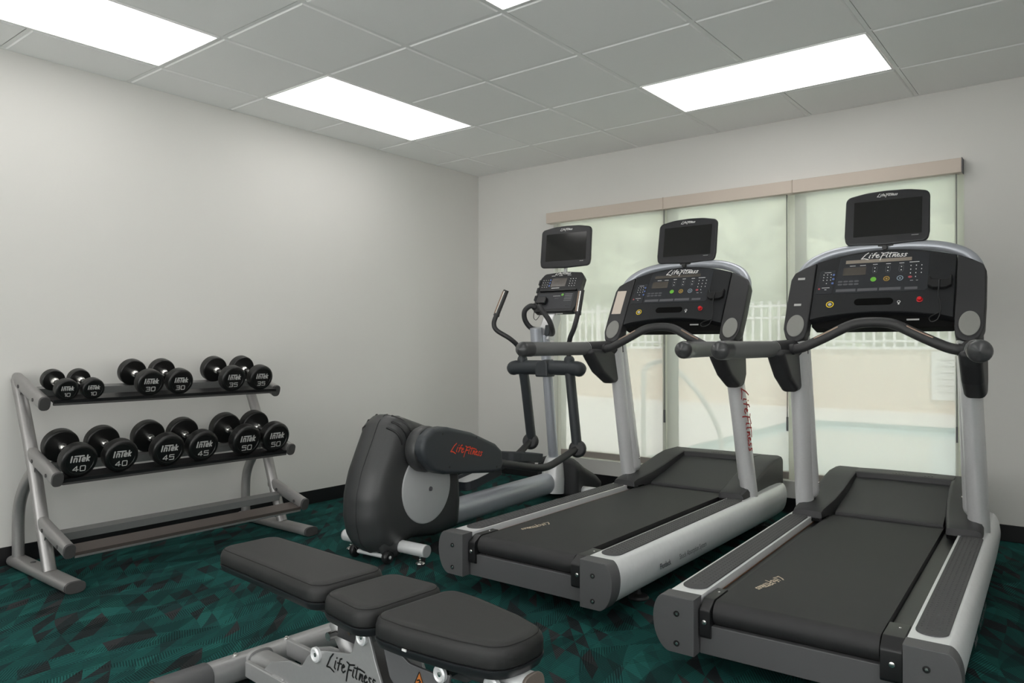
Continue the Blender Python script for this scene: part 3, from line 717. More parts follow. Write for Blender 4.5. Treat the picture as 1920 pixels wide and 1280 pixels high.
    bp = [(1.70, zt), (0.085, zt)] + [(0.085 - rr * math.sin(R(a)), zt - rr + rr * math.cos(R(a))) for a in range(12, 181, 12)] + [(1.70, zt - 2 * rr)]
    obj('running_belt', layered(bp, [(-0.258, 0.0), (0.236, 0.0)], PYZ), M_BELT, t, ang=30)
    Mb = frame((-0.165, 0.36, zt + 0.0002), (0.05, -1, 0), (1, 0.05, 0))
    # belt mark, read from the side
    obj('belt_logo', wordmark(0.185, frame((-0.170, 0.36, zt), (-0.15, -1, 0), (1, -0.15, 0)), 0.20), M_CREAM, t, smooth=False)
    # motor hood
    # cheeks as stations (y, x_in, x_out, ztop)
    for s in (-1, 1):
        st = [(1.46, 0.262, 0.392, 0.262), (1.465, 0.258, 0.396, 0.286), (1.50, 0.256, 0.397, 0.298), (1.56, 0.250, 0.395, 0.306), (1.66, 0.238, 0.385, 0.322), (1.80, 0.228, 0.375, 0.350), (1.95, 0.222, 0.370, 0.385), (2.06, 0.220, 0.368, 0.402), (2.20, 0.220, 0.365, 0.404), (2.235, 0.220, 0.355, 0.385), (2.24, 0.22, 0.35, 0.26)]
        rings = []
        for y, xi, xo, z in st:
            zb = 0.255 if y < 1.60 else 0.20
            rings.append([Vector((s * xi, y, zb)), Vector((s * xi, y, z - .022)), Vector((s * (xi + .004), y, z - .006)), Vector((s * (xi + .016), y, z)), Vector((s * (xo - .03), y, z + .001)), Vector((s * (xo - .008), y, z - .006)), Vector((s * xo, y, z - .022)), Vector((s * xo, y, zb))])
        obj('hood_cheek', rings_skin(rings), M_DGREY, t, ang=35)
    rings = []
    for y, z in ((1.62, 0.252), (1.625, 0.262), (1.65, 0.270), (1.80, 0.304), (1.95, 0.345), (2.045, 0.372), (2.058, 0.374), (2.062, 0.398), (2.075, 0.403), (2.20, 0.404), (2.235, 0.385), (2.24, 0.26)):
        rings.append([Vector((-0.232, y, 0.20)), Vector((-0.232, y, z)), Vector((-.12, y, z + .002)), Vector((.12, y, z + .002)), Vector((0.232, y, z)), Vector((0.232, y, 0.20))])
    obj('motor_hood', rings_skin(rings), M_DGREY, t, ang=30)
    obj('hood_vent', merge(*[box(-0.05 + .016 * i, -0.044 + .016 * i, 2.09, 2.12, 0.4035, 0.4066) for i in range(5)] + [box(0.10 + .016 * i, .106 + .016 * i, 2.09, 2.12, 0.4035, 0.4066) for i in range(3)]), M_BLACK, t, smooth=False)
    # uprights
    for s in (-1, 1):
        up = obj('upright', tube([(s * 0.374, 1.620, 0.245), (s * 0.350, 1.400, 1.12)], 0.052, 28, ry=0.043, up=(0, 1, 0)), M_SILVER, t)
        obj('upright_sleeve', tube([(s * 0.355, 1.625, 0.36), (s * 0.345, 1.425, 1.13)], [0.050, 0.046], 28, ry=[0.046, 0.043], up=(0, 1, 0), cap='round0'), M_SILVER, up)
        obj('rivet', lathe([(.006, 0), (.006, .002), (.003, .004), (.0002, .004)], axis((s * 0.309, 1.615, 0.40), (-s, 0, 0)), 12), M_CHROME, up)
        if s == 1:
            d = Vector((s * 0.350 - s * 0.374, 1.400 - 1.620, 1.12 - 0.245)).normalized()
            Mr = frame(Vector((s * 0.374, 1.620, 0.245)) + d * 0.455 + Vector((0.0435, -0.010, 0)), -d, (0.18, 0.98, 0.1))
            if left == 'plain': obj('logo', wordmark(0.36, Mr, 0.14), M_DRED, up, smooth=False)
        # handrail arm
        a = obj('handrail', tube([(s * 0.442, 0.66, 1.066), (s * 0.395, 1.16, 1.068)], 0.037, 24, cap='round0'), M_ARM, t)
        obj('end_knob', tube([(s * 0.4452, 0.627, 1.066), (s * 0.4400, 0.685, 1.066)], 0.0395, 24, cap='round0'), M_KNOB, a)
        obj('joint_sleeve', tube([(s * 0.396, 1.150, 1.068), (s * 0.392, 1.19, 1.068), (s * 0.375, 1.34, 1.068), (s * 0.36, 1.42, 1.07)], [0.0385, 0.039, 0.044, 0.05], 24), M_DGREY, t)
        obj('joint_ring', tube([(s * 0.3965, 1.150, 1.068), (s * 0.3963, 1.153, 1.068)], 0.0392, 24), M_SILVER, a)
        pf = rpoly([(1.10, 1.065), (1.16, 1.00), (1.24, 0.925), (1.36, 0.862), (1.435, 0.868), (1.47, 0.93), (1.46, 1.075)], 0.03)
        obj('arm_bracket', layered(pf, rlev(-0.042, 0.042, 0.026), T(s * 0.378, 0, 0) @ PYZ), M_DGREY, t, ang=60)
    # cross bar with contact grips
    cb = [(-0.385, 1.27, 1.064), (-0.34, 1.262, 1.066), (-0.29, 1.258, 1.076), (-0.20, 1.262, 1.118), (-0.10, 1.275, 1.170), (-0.04, 1.28, 1.185), (0.04, 1.28, 1.185), (0.10, 1.275, 1.170), (0.20, 1.262, 1.118), (0.29, 1.258, 1.076), (0.34, 1.262, 1.066), (0.385, 1.27, 1.064)]
    c = obj('cross_bar', tube(cb, 0.0225, 20, sub=6), M_GRIP, t)
    for s in (-1, 1):
        obj('cross_bar_collar', tube([(s * 0.36, 1.266, 1.064), (s * 0.325, 1.2615, 1.068)], 0.0255, 20), M_DGREY, c)
        P = [(s * 0.235, 1.260, 1.1015), (s * 0.19, 1.263, 1.1235), (s * 0.14, 1.27, 1.150)]
        obj('pulse_contact', merge(*[tube([(x, y - 0.0135, z + 0.0160) for x, y, z in P], 0.0050, 10, sub=3, cap='round')]), M_BRONZE, c)
    # console; panel plane frame
    up_ = Vector((0, 0.17, 0.305)).normalized(); CO = Vector((0, 1.415, 1.232))
    MC = frame(CO, (1, 0, 0), up_)
    topz = lambda u: 0.352 - 0.62 * u * u
    face = [(-0.297, -0.028)] + [(-0.297 + 0.594 * i / 14, -0.028 + 0.036 * (1 - ((i - 7) / 7) ** 2)) for i in range(1, 14)] + [(0.297, -0.028)] + [(0.297 - 0.594 * i / 16, topz(0.297 - 0.594 * i / 16)) for i in range(17)]
    cs = obj('console', layered(face, [(-0.06, 0.02), (-0.05, 0.0), (-0.004, 0.0), (0.0, 0.003)], MC), M_FACE, t, ang=35)
    obj('console_underside', layered(rrect(0.592, 0.075, 0.012), [(-0.085, 0.006), (-0.075, 0), (0.0, 0)], frame(CO + Vector((0, 0.032, -0.030)), (1, 0, 0), (0, 0.25, 0.97))), mat('matt_black', (0.005, 0.005, 0.005), 0.8, noise=0.1, spec=0.15), cs, ang=35)
    m1 = [(-0.205, 0.112), (0.178, 0.112), (0.190, 0.124), (0.190, 0.315), (0.165, 0.325), (0.0, 0.338), (-0.165, 0.325), (-0.190, 0.315), (-0.205, 0.124)]
    obj('membrane', layered(m1, [(0.0, 0), (0.0012, 0.001)], MC), M_MEMB, cs, smooth=False)
    m2 = rpoly([(-0.285, 0.112), (-0.212, 0.112), (-0.205, 0.245), (-0.275, 0.245)], 0.006)
    obj('keypad_field', layered(m2, [(0.0, 0), (0.0012, 0.001)], MC), M_MEMB, cs, smooth=False)
    Z1 = T(0, 0, 0.0013)
    def dot(u, v, r, n=12, rx=None): return layered(ellipse(rx or r, r, n), [(0, 0), (0.0009, 0)], MC @ T(u, v, 0.0011))
    def bar(u0, u1, v0, v1, h=0.0011): return layered([(u0, v0), (u1, v0), (u1, v1), (u0, v1)], [(0, 0), (0.0006, 0)], MC @ T(0, 0, h))
    def ringg(u, v, r0, r1, h=0.001):
        n = 28; M = MC @ T(u, v, 0.0012); a = [M @ Vector((r1 * math.cos(2 * math.pi * i / n), r1 * math.sin(2 * math.pi * i / n), h)) for i in range(n)]
        b = [M @ Vector((r0 * math.cos(2 * math.pi * i / n), r0 * math.sin(2 * math.pi * i / n), h)) for i in range(n)]
        return a + b, [(i, (i + 1) % n, n + (i + 1) % n, n + i) for i in range(n)]
    obj('logo', wordmark(0.195, MC @ T(0.0, 0.314, 0.0014), 0.15), M_WHITE, cs, smooth=False)
    obj('message_strip', bar(-0.165, 0.118, 0.279, 0.298), M_LCD2 if left == 'labels' else M_LCD, cs, smooth=False)
    obj('display', bar(-0.172, -0.072, 0.212, 0.256), M_LCD, cs, smooth=False)
    wh = []
    for u in (-0.034, 0.022, 0.078):
        wh += [dot(u, 0.247, 0.0028), dot(u, 0.229, 0.0028), bar(u - .010, u + .010, 0.266, 0.269)]
    for i in range(3):
        for j in range(4):
            if j == 3 and i != 1: continue
            wh.append(dot(0.117 + .022 * i, 0.250 - .0205 * j, 0.0035, 6, 0.0022))
    for i in range(3):
        for j in range(3): wh.append(dot(-0.258 + .0165 * i, 0.222 - .0155 * j, 0.0025, 6))
    wh += [bar(-0.256, -0.226, 0.233, 0.235), dot(-0.242, 0.172, .0025, 6), bar(-0.26, -0.225, .146, .1485), bar(-0.247, -0.238, .135, .1375), bar(0.11, 0.15, 0.268, 0.271), bar(-0.145, -0.12, 0.264, 0.2665), bar(-0.10, -0.075, 0.264, 0.2665), bar(.118, .130, .168, .1695), bar(.142, .150, .168, .1695)]
    obj('key_print', merge(*wh), M_WHITE, cs, smooth=False)
    obj('key_outlines', merge(*[strokes([[(u + a, v + b) for a, b in stadium(0.019, 0.040, 4)] + [(u + 0.0095, v + 0.0105)]], 0.0008, MC @ T(0, 0, 0.0012)) for u in (-0.034, 0.022, 0.078) for v in (0.238,)]), M_DIM, cs, smooth=False)
    obj('legend_bars', merge(bar(-0.195, -0.108, 0.121, 0.136), bar(-0.100, -0.015, 0.121, 0.136), bar(-0.007, 0.082, 0.121, 0.136), bar(0.098, 0.150, 0.121, 0.134), *[layered(stadium(0.021, 0.009, 4), [(0, 0), (0.0006, 0)], MC @ T(-0.18 + .024 * i, 0.178 - .016 * j, 0.0012)) for i in range(4) for j in range(2)]), M_GREYPRINT, cs, smooth=False)
    obj('start_button', dot(-0.036, 0.184, 0.0125, 20), M_GREEN, cs, smooth=False)
    obj('pace_button', merge(ringg(0.020, 0.184, 0.009, 0.0135), dot(0.020, 0.184, 0.005, 12)), M_GOLD, cs, smooth=False)
    obj('cool_down_button', merge(ringg(0.076, 0.184, 0.010, 0.0135), dot(0.076, 0.184, 0.004, 12)), mat('pale_blue_print', (0.30, 0.38, 0.45), 0.4, noise=0.02), cs, smooth=False)
    obj('blue_keys', merge(dot(-0.213, 0.220, .0055, 12), dot(-0.213, 0.196, .0055, 12), dot(-0.2145, 0.172, .0055, 12)), M_BLUEB, cs, smooth=False)
    obj('red_keys', merge(dot(0.117, 0.188, 0.006, 12, 0.0085), dot(-0.272, 0.142, 0.005, 12)), mat('dull_red_print', (0.42, 0.08, 0.09), 0.4, noise=0.02), cs, smooth=False)
    obj('accessory_slot', layered(stadium(0.165, 0.036, 10), [(0.0, 0), (0.001, 0.0005)], MC @ T(-0.026, 0.062, 0.0005)), mat('slot_shadow_black', (0.002, 0.002, 0.002), 0.8, spec=0.1), cs, ang=30)
    obj('magnet_ring', ringg(-0.213, 0.052, 0.0130, 0.0175, 0.0015), M_YEL, cs, smooth=False)
    obj('magnet_button', lathe([(.008, 0), (.008, .004), (.004, .005), (.0002, .005)], MC @ T(-0.213, 0.052, 0), 18), M_GSTICK, cs)
    obj('headphone_mark', merge(ringg(0.080, 0.056, 0.0045, 0.0070), bar(0.077, 0.083, 0.042, 0.050)), M_WHITE, cs, smooth=False)
    obj('stop_button', lathe([(.013, 0), (.013, .003), (.0105, .004), (.0105, .012), (.008, .015), (.0002, .0155)], MC @ T(0.163, 0.064, 0), 22), M_REDB, cs)
    obj('cradle', merge(layered(rpoly([(0.192, 0.128), (0.212, 0.115), (0.262, 0.115), (0.284, 0.128), (0.286, 0.176), (0.278, 0.178), (0.272, 0.158), (0.206, 0.158), (0.200, 0.178), (0.192, 0.176)], 0.004), [(0, 0), (0.020, 0), (0.023, 0.003)], MC)), M_BLACK, cs, ang=35)
    lp = -0.02 if left == 'labels' else -0.035
    pts = [MC @ Vector(p) for p in ((0.238, 0.150, 0.022), (0.238, 0.120, 0.026), (0.236, 0.08, 0.014), (0.246, 0.03, 0.010), (0.248, -0.01, 0.012), (0.238, -0.045, 0.010), (0.236 + lp, -0.055, 0.008), (0.232 + lp * 1.2, -0.03, 0.004), (0.245, -0.005, 0.002))]
    obj('cradle_cable', tube(pts, [0.0038, 0.0026, 0.0022, 0.0022, 0.0022, 0.0022], 8, sub=6), M_BLACK, cs)
    obj('serial_label', box(0.115, 0.165, 1.4145, 1.416, 1.196, 1.203), M_GSTICK, cs, smooth=False)
    # wings
    for s in (-1, 1):
        ol = [(0.300, 0.298), (0.355, 0.272), (0.398, 0.243), (0.412, 0.205), (0.414, 0.05), (0.412, -0.075), (0.392, -0.135), (0.345, -0.150), (0.306, -0.125), (0.300, -0.06)]
        ol = [(s * a, b) for a, b in rpoly(ol, [0.003, 0.02, 0.02, 0.03, 0.05, 0.05, 0.04, 0.04, 0.03, 0.02])]
        wg = obj('console_wing', layered(ol, [(-0.075, 0.016), (-0.06, 0.002), (-0.05, 0), (-0.006, 0), (-0.001, 0.003), (0.001, 0.009)], MC), M_DGREY, t, ang=50)
        el = [(s * 0.357 + a, -0.062 + b) for a, b in ellipse(0.0395, 0.060, 36)]
        obj('cup_cover', layered(el, [(0.0, 0), (0.0035, 0.0), (0.005, 0.003), (0.0055, 0.012)], MC), M_OVAL, wg, ang=50)
        obj('cover_rim', strokes([[(s * 0.357 + a, -0.065 + b) for a, b in ellipse(0.0425, 0.0635, 36)] + [(s * 0.357 + 0.0425, -0.065)]], 0.0016, MC @ T(0, 0, 0.0008)), M_BLACK, wg, smooth=False)
        obj('wing_neck', tube([(s * 0.354, 1.455, 1.20), (s * 0.355, 1.43, 1.11), (s * 0.358, 1.435, 1.05)], [0.040, 0.054, 0.060], 24, sub=4, ry=[0.048, 0.051, 0.052], up=(0, 1, 0)), M_DGREY, wg)
        if s < 0 and left == 'labels':
            obj('white_label', bar(-0.378, -0.345, 0.200, 0.212, 0.0012), M_GSTICK, wg, smooth=False)
            obj('white_label', bar(-0.378, -0.345, 0.050, 0.062, 0.0012), M_GSTICK, wg, smooth=False)
        if s < 0 and left == 'plain':
            obj('beige_sticker', bar(-0.395, -0.335, 0.045, 0.205, 0.0012), M_STICK, wg, smooth=False)
    # arch tube behind the console
    ar = [(-0.385, 1.55, 1.36), (-0.375, 1.575, 1.435), (-0.33, 1.60, 1.495), (-0.24, 1.615, 1.535), (-0.12, 1.625, 1.553), (0, 1.63, 1.556), (0.12, 1.625, 1.553), (0.24, 1.615, 1.535), (0.33, 1.60, 1.495), (0.375, 1.575, 1.435), (0.385, 1.55, 1.36)]
    obj('arch_tube', tube(ar, 0.0245, 20, sub=6), M_SILVERB, t)
    obj('monitor_mount', merge(box(-0.035, 0.035, 1.605, 1.65, 1.553, 1.585), cyl((0, 1.60, 1.548), (0, -1, 0), 0.012, 0.02)), M_BLACK, t, bev=0.003)
    make_monitor(t, 0.368, 0.268, (0, 1.625, 1.698), R(10), left == 'wide')
    return t

def make_monitor(t, w, h, c, tilt, yaw=0):
    M = frame(c, (1, 0, 0), (0, math.sin(tilt), math.cos(tilt)))
    ol = []
    n = 10
    base = rpoly([(-w / 2 + .008, -h / 2 + .004), (0, -h / 2 - .004), (w / 2 - .008, -h / 2 + .004), (w / 2, -h / 2 + .05), (w / 2 - .002, h / 2 - .022), (w * .25, h / 2 - .004), (0, h / 2), (-w * .25, h / 2 - .004), (-w / 2 + .002, h / 2 - .022), (-w / 2, -h / 2 + .05)], [0.03, 0.2, 0.03, 0.03, 0.03, 0.3, 0.3, 0.3, 0.03, 0.03])
    m = obj('monitor', layered(base, [(-0.058, 0.05), (-0.052, 0.03), (-0.025, 0.006), (-0.012, 0.0), (-0.004, 0.0), (0.0, 0.003), (0.0008, 0.010)], M), M_BEZEL, t, ang=60)
    obj('screen', layered(rrect(w * 0.80, h * 0.655, 0.003), [(0.0, 0), (0.0018, 0.0)], M @ T(0.004, -0.003, 0)), M_SCREEN, m, smooth=False)
    obj('logo', wordmark(w * 0.24, M @ T(0.002, h * 0.405, 0.001), 0.18), M_WHITE, m, smooth=False)
    obj('badge', merge(*[strokes([[(x, 0), (x + .0035, 0.0022)], [(x, 0.0022), (x + .004, 0.0022)]], 0.0012, M @ T(w * 0.30, -h * 0.375, 0.001)) for x in (0, .006, .012, .018, .024)]), M_WHITE, m, smooth=False)
    return m

make_treadmill((2.372, -2.505, 0), 0.005, 'treadmill in the middle, beige sticker on its left console wing, beside the elliptical trainer', 'plain')
make_treadmill((3.527, -2.66, 0), 0.040, 'treadmill on the far right, two small white labels on its left console wing', 'labels')

# rail lettering on the left treadmill
tm = [o for o in bpy.data.objects if o.name.startswith('treadmill')]
for o in tm:
    rails = [c for c in bpy.data.objects if c.parent == o and c.name.startswith('side_rail')]
    if rails:
        Mt = frame((0.4445, 0.66, 0.160), (0, 1, 0), (-0.12, 0, 1))
        obj('lettering', merge(text_geo('Flexdeck', 0.032, Mt @ T(-0.215, 0, 0.0), sx=0.86, offset=0.0008), text_geo('Shock Absorption System', 0.032, Mt @ T(0.065, 0, 0.0), sx=0.86)), M_GREYPRINT, rails[-1], smooth=False)

# ------------------------------------------------------------------ elliptical
def make_elliptical():
    t = thing('elliptical_trainer', (1.357, -2.31, 0), 0.062, 'elliptical cross-trainer with a large charcoal drive housing and round grey disc', 'elliptical trainer')
    # housing outline in (y,z)
    ol = [(-0.13, 0.045), (0.10, 0.075), (0.30, 0.045), (0.49, 0.06), (0.505, 0.20), (0.49, 0.44), (0.44, 0.575), (0.26, 0.655), (0.08, 0.715), (-0.02, 0.735), (-0.07, 0.70), (-0.125, 0.59), (-0.19, 0.46), (-0.225, 0.34), (-0.228, 0.22), (-0.20, 0.11)]
    ol = rpoly(ol, [0.04, 0.1, 0.1, 0.03, 0.2, 0.2, 0.12, 0.2, 0.12, 0.04, 0.06, 0.3, 0.3, 0.2, 0.2, 0.1], 6)
    lv = [(-0.135, 0.13), (-0.132, 0.085), (-0.120, 0.050), (-0.10, 0.027), (-0.07, 0.011), (-0.03, 0.002), (0, 0), (0.03, 0.002), (0.07, 0.011), (0.10, 0.027), (0.120, 0.050), (0.132, 0.085), (0.135, 0.13)]
    hs = obj('drive_housing', layered_s(ol, lv, PYZ, (0.15, 0.35), 0.38), M_BODY, t, ang=60)
    from mathutils.bvhtree import BVHTree
    hg = layered_s(ol, lv, PYZ, (0.15, 0.35), 0.38); bv = BVHTree.FromPolygons([tuple(v) for v in hg[0]], hg[1])
    sp = [(0.0, a, b) for a, b in ol if a < -0.06 or (b > 0.7)]
    obj('housing_seam', tube([(0.018, p[1] - 0.0005, p[2]) for p in sorted(sp, key=lambda q: q[2])][:-1], 0.0022, 6), M_DGREY, hs)
    for s in (-1, 1):
        Md = axis((s * 0.128, 0.165, 0.345), (s, 0, 0))
        d = obj('crank_disc', lathe([(.19, 0), (.19, .010), (.183, .015), (.10, .021), (.0002, .024)], Md, 56), M_DISC, t, ang=50)
        obj('disc_hub', lathe([(.013, .0), (.012, .0255), (.006, .026), (.0055, .0245), (.0002, .0245)], axis((s * 0.132, 0.175, 0.335), (s, 0, 0)), 18), M_GREYPRINT, d)
        for i in range(3):
            c0 = Vector((-0.115 - i * 0.014, 0.585 - i * 0.006)); r0 = 0.175 - i * .026
            pts = []
            for k in range(7):
                an = R(62 - k * 9); y_, z_ = c0.x + r0 * math.cos(an), c0.y + r0 * math.sin(an)
                hit = bv.ray_cast(Vector((s * 0.4, y_, z_)), Vector((-s, 0, 0)))
                if hit[0]: pts.append(hit[0])
            if len(pts) > 2: obj('vent_slot', tube(pts, 0.0065, 8, cap='round'), M_BLACK, hs)
        obj('wheel_arch', lathe([(.098, 0), (.094, .016), (.082, .026), (.05, .032), (.0002, .034)], axis((s * 0.088, -0.045, 0.112), (s, 0, 0)), 40), M_BODY, hs, ang=50)
        wh = obj('wheel', lathe([(.016, 0), (.030, .001), (.034, .006), (.034, .022), (.030, .028), (.026, .026), (.024, .030), (.012, .031), (.0002, .031)], axis((s * 0.088 - (0.012 if s < 0 else -0.012), -0.105, 0.036), (s, 0, 0)), 26), M_BLACK, t)
        obj('wheel_hub', lathe([(.008, 0), (.008, .034), (.004, .036), (.0002, .036)], axis((s * 0.088 - (0.012 if s < 0 else -0.012), -0.105, 0.036), (s, 0, 0)), 16), M_SILVER, wh)
    obj('wheel_axle', tube([(-0.09, -0.105, 0.036), (0.09, -0.105, 0.036)], 0.011, 14), M_SILVERL, t)
    # stabilisers
    for y, z, nm in ((-0.01, 0.070, 'rear_stabiliser'), (1.78, 0.070, 'front_stabiliser')):
        st = obj(nm, tube([(-0.285, y, z), (0.285, y, z)], 0.031, 24, cap='flat'), M_SILVERL, t, bev=0.004)
        for s in (-1, 1):
            obj('stabiliser_cap', tube([(s * 0.284, y, z), (s * 0.290, y, z)], 0.0305, 24), M_DISC, st)
            obj('levelling_foot', merge(lathe([(.022, 0), (.024, .004), (.020, .009), (.008, .014), (.0055, .016), (.0055, .045), (.0002, .045)], T(s * 0.245, y, 0), 18), lathe([(.010, .018), (.010, .024)], T(s * 0.245, y, 0), 6)), M_CHROME, st)
    # main beam to the column base
    obj('main_beam', tube([(0.0, 0.40, 0.125), (0.0, 1.00, 0.130), (0.0, 1.55, 0.132)], 0.075, 28, ry=0.062, cap='round1'), M_SILVERB, t)
    obj('column_base', tube([(0, 1.64, 0.06), (0, 1.65, 0.16), (0, 1.66, 0.26), (0, 1.655, 0.31)], [0.085, 0.082, 0.070, 0.048], 26, sub=5, up=(0, 1, 0)), M_SILVER, t)
    cv = [(1.68, 0.03), (2.12, 0.03), (2.14, 0.08), (2.04, 0.15), (1.86, 0.23), (1.74, 0.30), (1.68, 0.30)]
    obj('front_cover', layered_s(rpoly(cv, 0.03), rlev(-0.17, 0.17, 0.09), PYZ, (1.80, 0.06), 0.24), M_DGREY, t, ang=60)
    col = obj('column', tube([(0, 1.665, 0.26), (0, 1.545, 1.16)], 0.036, 26, ry=0.034, up=(0, 1, 0)), M_SILVERB, t)
    # pivot housing with arms
    pv = obj('pivot_housing', tube([(-0.265, 1.555, 0.925), (-0.20, 1.555, 0.932), (0.20, 1.555, 0.932), (0.265, 1.555, 0.925)], 0.050, 24, cap='round', sub=3), M_BLUEGREY, t)
    obj('pivot_clamp', layered(rpoly([(-0.05, -0.055), (0.05, -0.055), (0.052, 0.03), (0.035, 0.065), (-0.035, 0.05), (-0.052, 0.02)], 0.012), rlev(-0.055, 0.055, 0.012), frame((0, 1.55, 0.925), (1, 0, 0), (0, 0, 1))), M_BLUEGREY, pv, ang=50)
    for s in (-1, 1):
        ph = -0.14 if s > 0 else 0.13     # swing phase: lower end offset forward for the left arm
        yb = 1.56 + (0.02 if s > 0 else 0.17)
        yt = 1.555 + (0.03 if s > 0 else -0.14)
        arm = obj('swing_arm', tube([(s * 0.19, 1.555, 0.93), (s * 0.20, 1.555 + (yb - 1.555) * .3, 0.80), (s * 0.232, yb, 0.42)], 0.038, 22, ry=0.033, sub=4, up=(0, 1, 0)), M_BLUEGREY, t)
        obj('arm_socket', tube([(s * 0.19, 1.555, 0.91), (s * 0.19, 1.553, 0.985)], 0.036, 22, cap='round1'), M_BLUEGREY, arm)
        obj('ball_joint', merge(tube([(s * 0.232, yb, 0.45), (s * 0.236, yb, 0.395)], [0.026, 0.040], 22, cap='round1'), lathe([(.040, -.036), (.055, -.020), (.060, 0), (.055, .020), (.040, .036)], axis((s * 0.238, yb, 0.390), (0.25, -0.6, 0.1)), 26)), M_DGREY, arm, ang=60)
        # upper handle
        if s > 0: H = [(0.19, 1.553, 0.96), (0.195, 1.54, 1.06), (0.215, 1.52, 1.13), (0.255, 1.50, 1.19), (0.272, 1.50, 1.24), (0.278, 1.52, 1.30)]; HT = (0.292, 1.545, 1.455)
        else: H = [(-0.19, 1.553, 0.96), (-0.20, 1.52, 1.07), (-0.235, 1.47, 1.13), (-0.315, 1.42, 1.19), (-0.333, 1.41, 1.24), (-0.320, 1.425, 1.30)]; HT = (-0.262, 1.46, 1.47)
        ha = obj('arm_handle', tube(H, 0.0165, 18, sub=6), M_DGREY, t)
        dd = (Vector(HT) - Vector(H[-1])).normalized()
        obj('handle_collar', tube([Vector(H[-1]) - dd * .012, Vector(H[-1]) + dd * .006], 0.0215, 18), M_DGREY, ha)
        obj('handle_grip', tube([H[-1], HT], 0.0195, 18), M_GRIP, ha, bev=0.003)
        for q in (-1, 1):
            off = Vector((q * 0.006 - 0.004, -0.0185, 0.0))
            obj('pulse_contact', tube([Vector(H[-1]) + dd * .012 + off * .98, Vector(HT) - dd * .012 + off * .98], 0.0052, 8, cap='round'), M_CHROME if q > 0 else mat('bronze_contact', (0.30, 0.22, 0.17), 0.3, 0.8, noise=0.05), ha)
        # pedal link: cover at rear, rod forward to the ball joint
        if s > 0:
            cvp = [(0.02, 0.505), (0.08, 0.450), (0.17, 0.420), (0.60, 0.368), (0.672, 0.372), (0.690, 0.410), (0.680, 0.485), (0.62, 0.53), (0.40, 0.615), (0.20, 0.662), (0.08, 0.665), (0.01, 0.625), (-0.012, 0.565)]
            rod = [(0.215, 0.62, 0.425), (0.215, 0.85, 0.375), (0.215, 1.10, 0.325), (0.218, 1.22, 0.315), (0.225, 1.34, 0.335), (0.236, yb - 0.01, 0.392)]
            yx = (0.158, 0.262)
        else:
            cvp = [(0.02 + .2, 0.285), (0.10 + .2, 0.235), (0.17 + .2, 0.215), (0.60, 0.262), (0.672, 0.275), (0.690, 0.30), (0.680, 0.345), (0.62, 0.38), (0.45, 0.40), (0.38, 0.405), (0.28, 0.40), (0.22, 0.375), (0.19, 0.33)]
            rod = [(-0.215, 0.62, 0.31), (-0.215, 0.95, 0.29), (-0.215, 1.25, 0.265), (-0.218, 1.40, 0.275), (-0.228, 1.58, 0.33), (-0.236, yb - 0.01, 0.392)]
            yx = (-0.262, -0.158)
        lc = obj('link_cover', layered(rpoly(cvp, [0.05, 0.05, 0.05, 0.03, 0.02, 0.02, 0.02, 0.05, 0.1, 0.08, 0.06, 0.06, 0.06]), rlev(min(yx), max(yx), 0.022), PYZ), M_BLUEGREY, t, ang=60)
        obj('link_rod', tube(rod, 0.0235, 20, sub=6), M_DGREY, t)
        if s > 0:
            dl = Vector((0, 0.55, -0.12)).normalized()
            obj('logo', wordmark(0.275, frame((yx[1] + 0.0008, 0.345, 0.522), dl, (0, 0.2, 1)), 0.14), M_RED, lc, smooth=False)
            for y, z in ((0.145, 0.632), (0.20, 0.455), (0.62, 0.40), (0.43, 0.585)):
                obj('screw', lathe([(.006, 0), (.006, .0012), (.0002, .0014)], axis((yx[1] - 0.0005, y, z), (1, 0, 0)), 12), M_BLACK, lc)
            obj('crank_boss', lathe([(.110, 0), (.118, .02), (.118, .055), (.11, .065), (.0002, .066)], axis((0.142, 0.10, 0.555), (1, 0, 0)), 44), M_BODY, t, ang=40)
        # pedal
        if s > 0: pc, pr = (0.095, 1.09, 0.385), R(-8)
        else: pc, pr = (-0.095, 0.90, 0.265), R(8)
        Mp = T(*pc) @ Matrix.Rotation(pr, 4, 'X')
        po = rpoly([(-0.07, -0.19), (0.07, -0.19), (0.085, -0.10), (0.075, 0.17), (0.03, 0.20), (-0.03, 0.20), (-0.075, 0.17), (-0.085, -0.10)], 0.04)
        rings = [[Mp @ Vector((x, y, h)) for x, y in inset(po, d)] for h, d in ((-0.03, 0.012), (-0.022, 0.0), (0.026, 0.0), (0.028, 0.003), (0.026, 0.007), (0.002, 0.009))]
        pd = obj('pedal', rings_skin(rings), M_BLUEGREY, t, ang=50)
        obj('pedal_mat', layered(inset(po, 0.010), [(0.002, 0), (0.006, 0.002)], Mp), M_DISC, pd)
        obj('pedal_bracket', tube([(s * 0.12, pc[1] + .0, pc[2] - 0.03), (s * 0.20, pc[1] + .0, pc[2] - 0.045)], 0.02, 14), M_DGREY, pd)
    # console bracket, cup holder, bar handles
    cupz = 1.125
    obj('cup_holder', tube([(-0.035, 1.505, 1.105), (-0.035, 1.490, 1.205)], 0.043, 26, up=(0, 1, 0)), M_SILVERB, t, bev=0.003)
    obj('column_head', layered(rpoly([(1.52, 1.12), (1.60, 1.12), (1.69, 1.26), (1.68, 1.34), (1.60, 1.30), (1.545, 1.215)], 0.012), rlev(-0.04, 0.045, 0.01), PYZ), M_SILVER, t, ang=50)
    obj('head_insert', layered(rpoly([(1.515, 1.150), (1.545, 1.150), (1.585, 1.225), (1.53, 1.225)], 0.006), rlev(0.012, 0.048, 0.006), PYZ), M_BLUEGREY, t, ang=50)
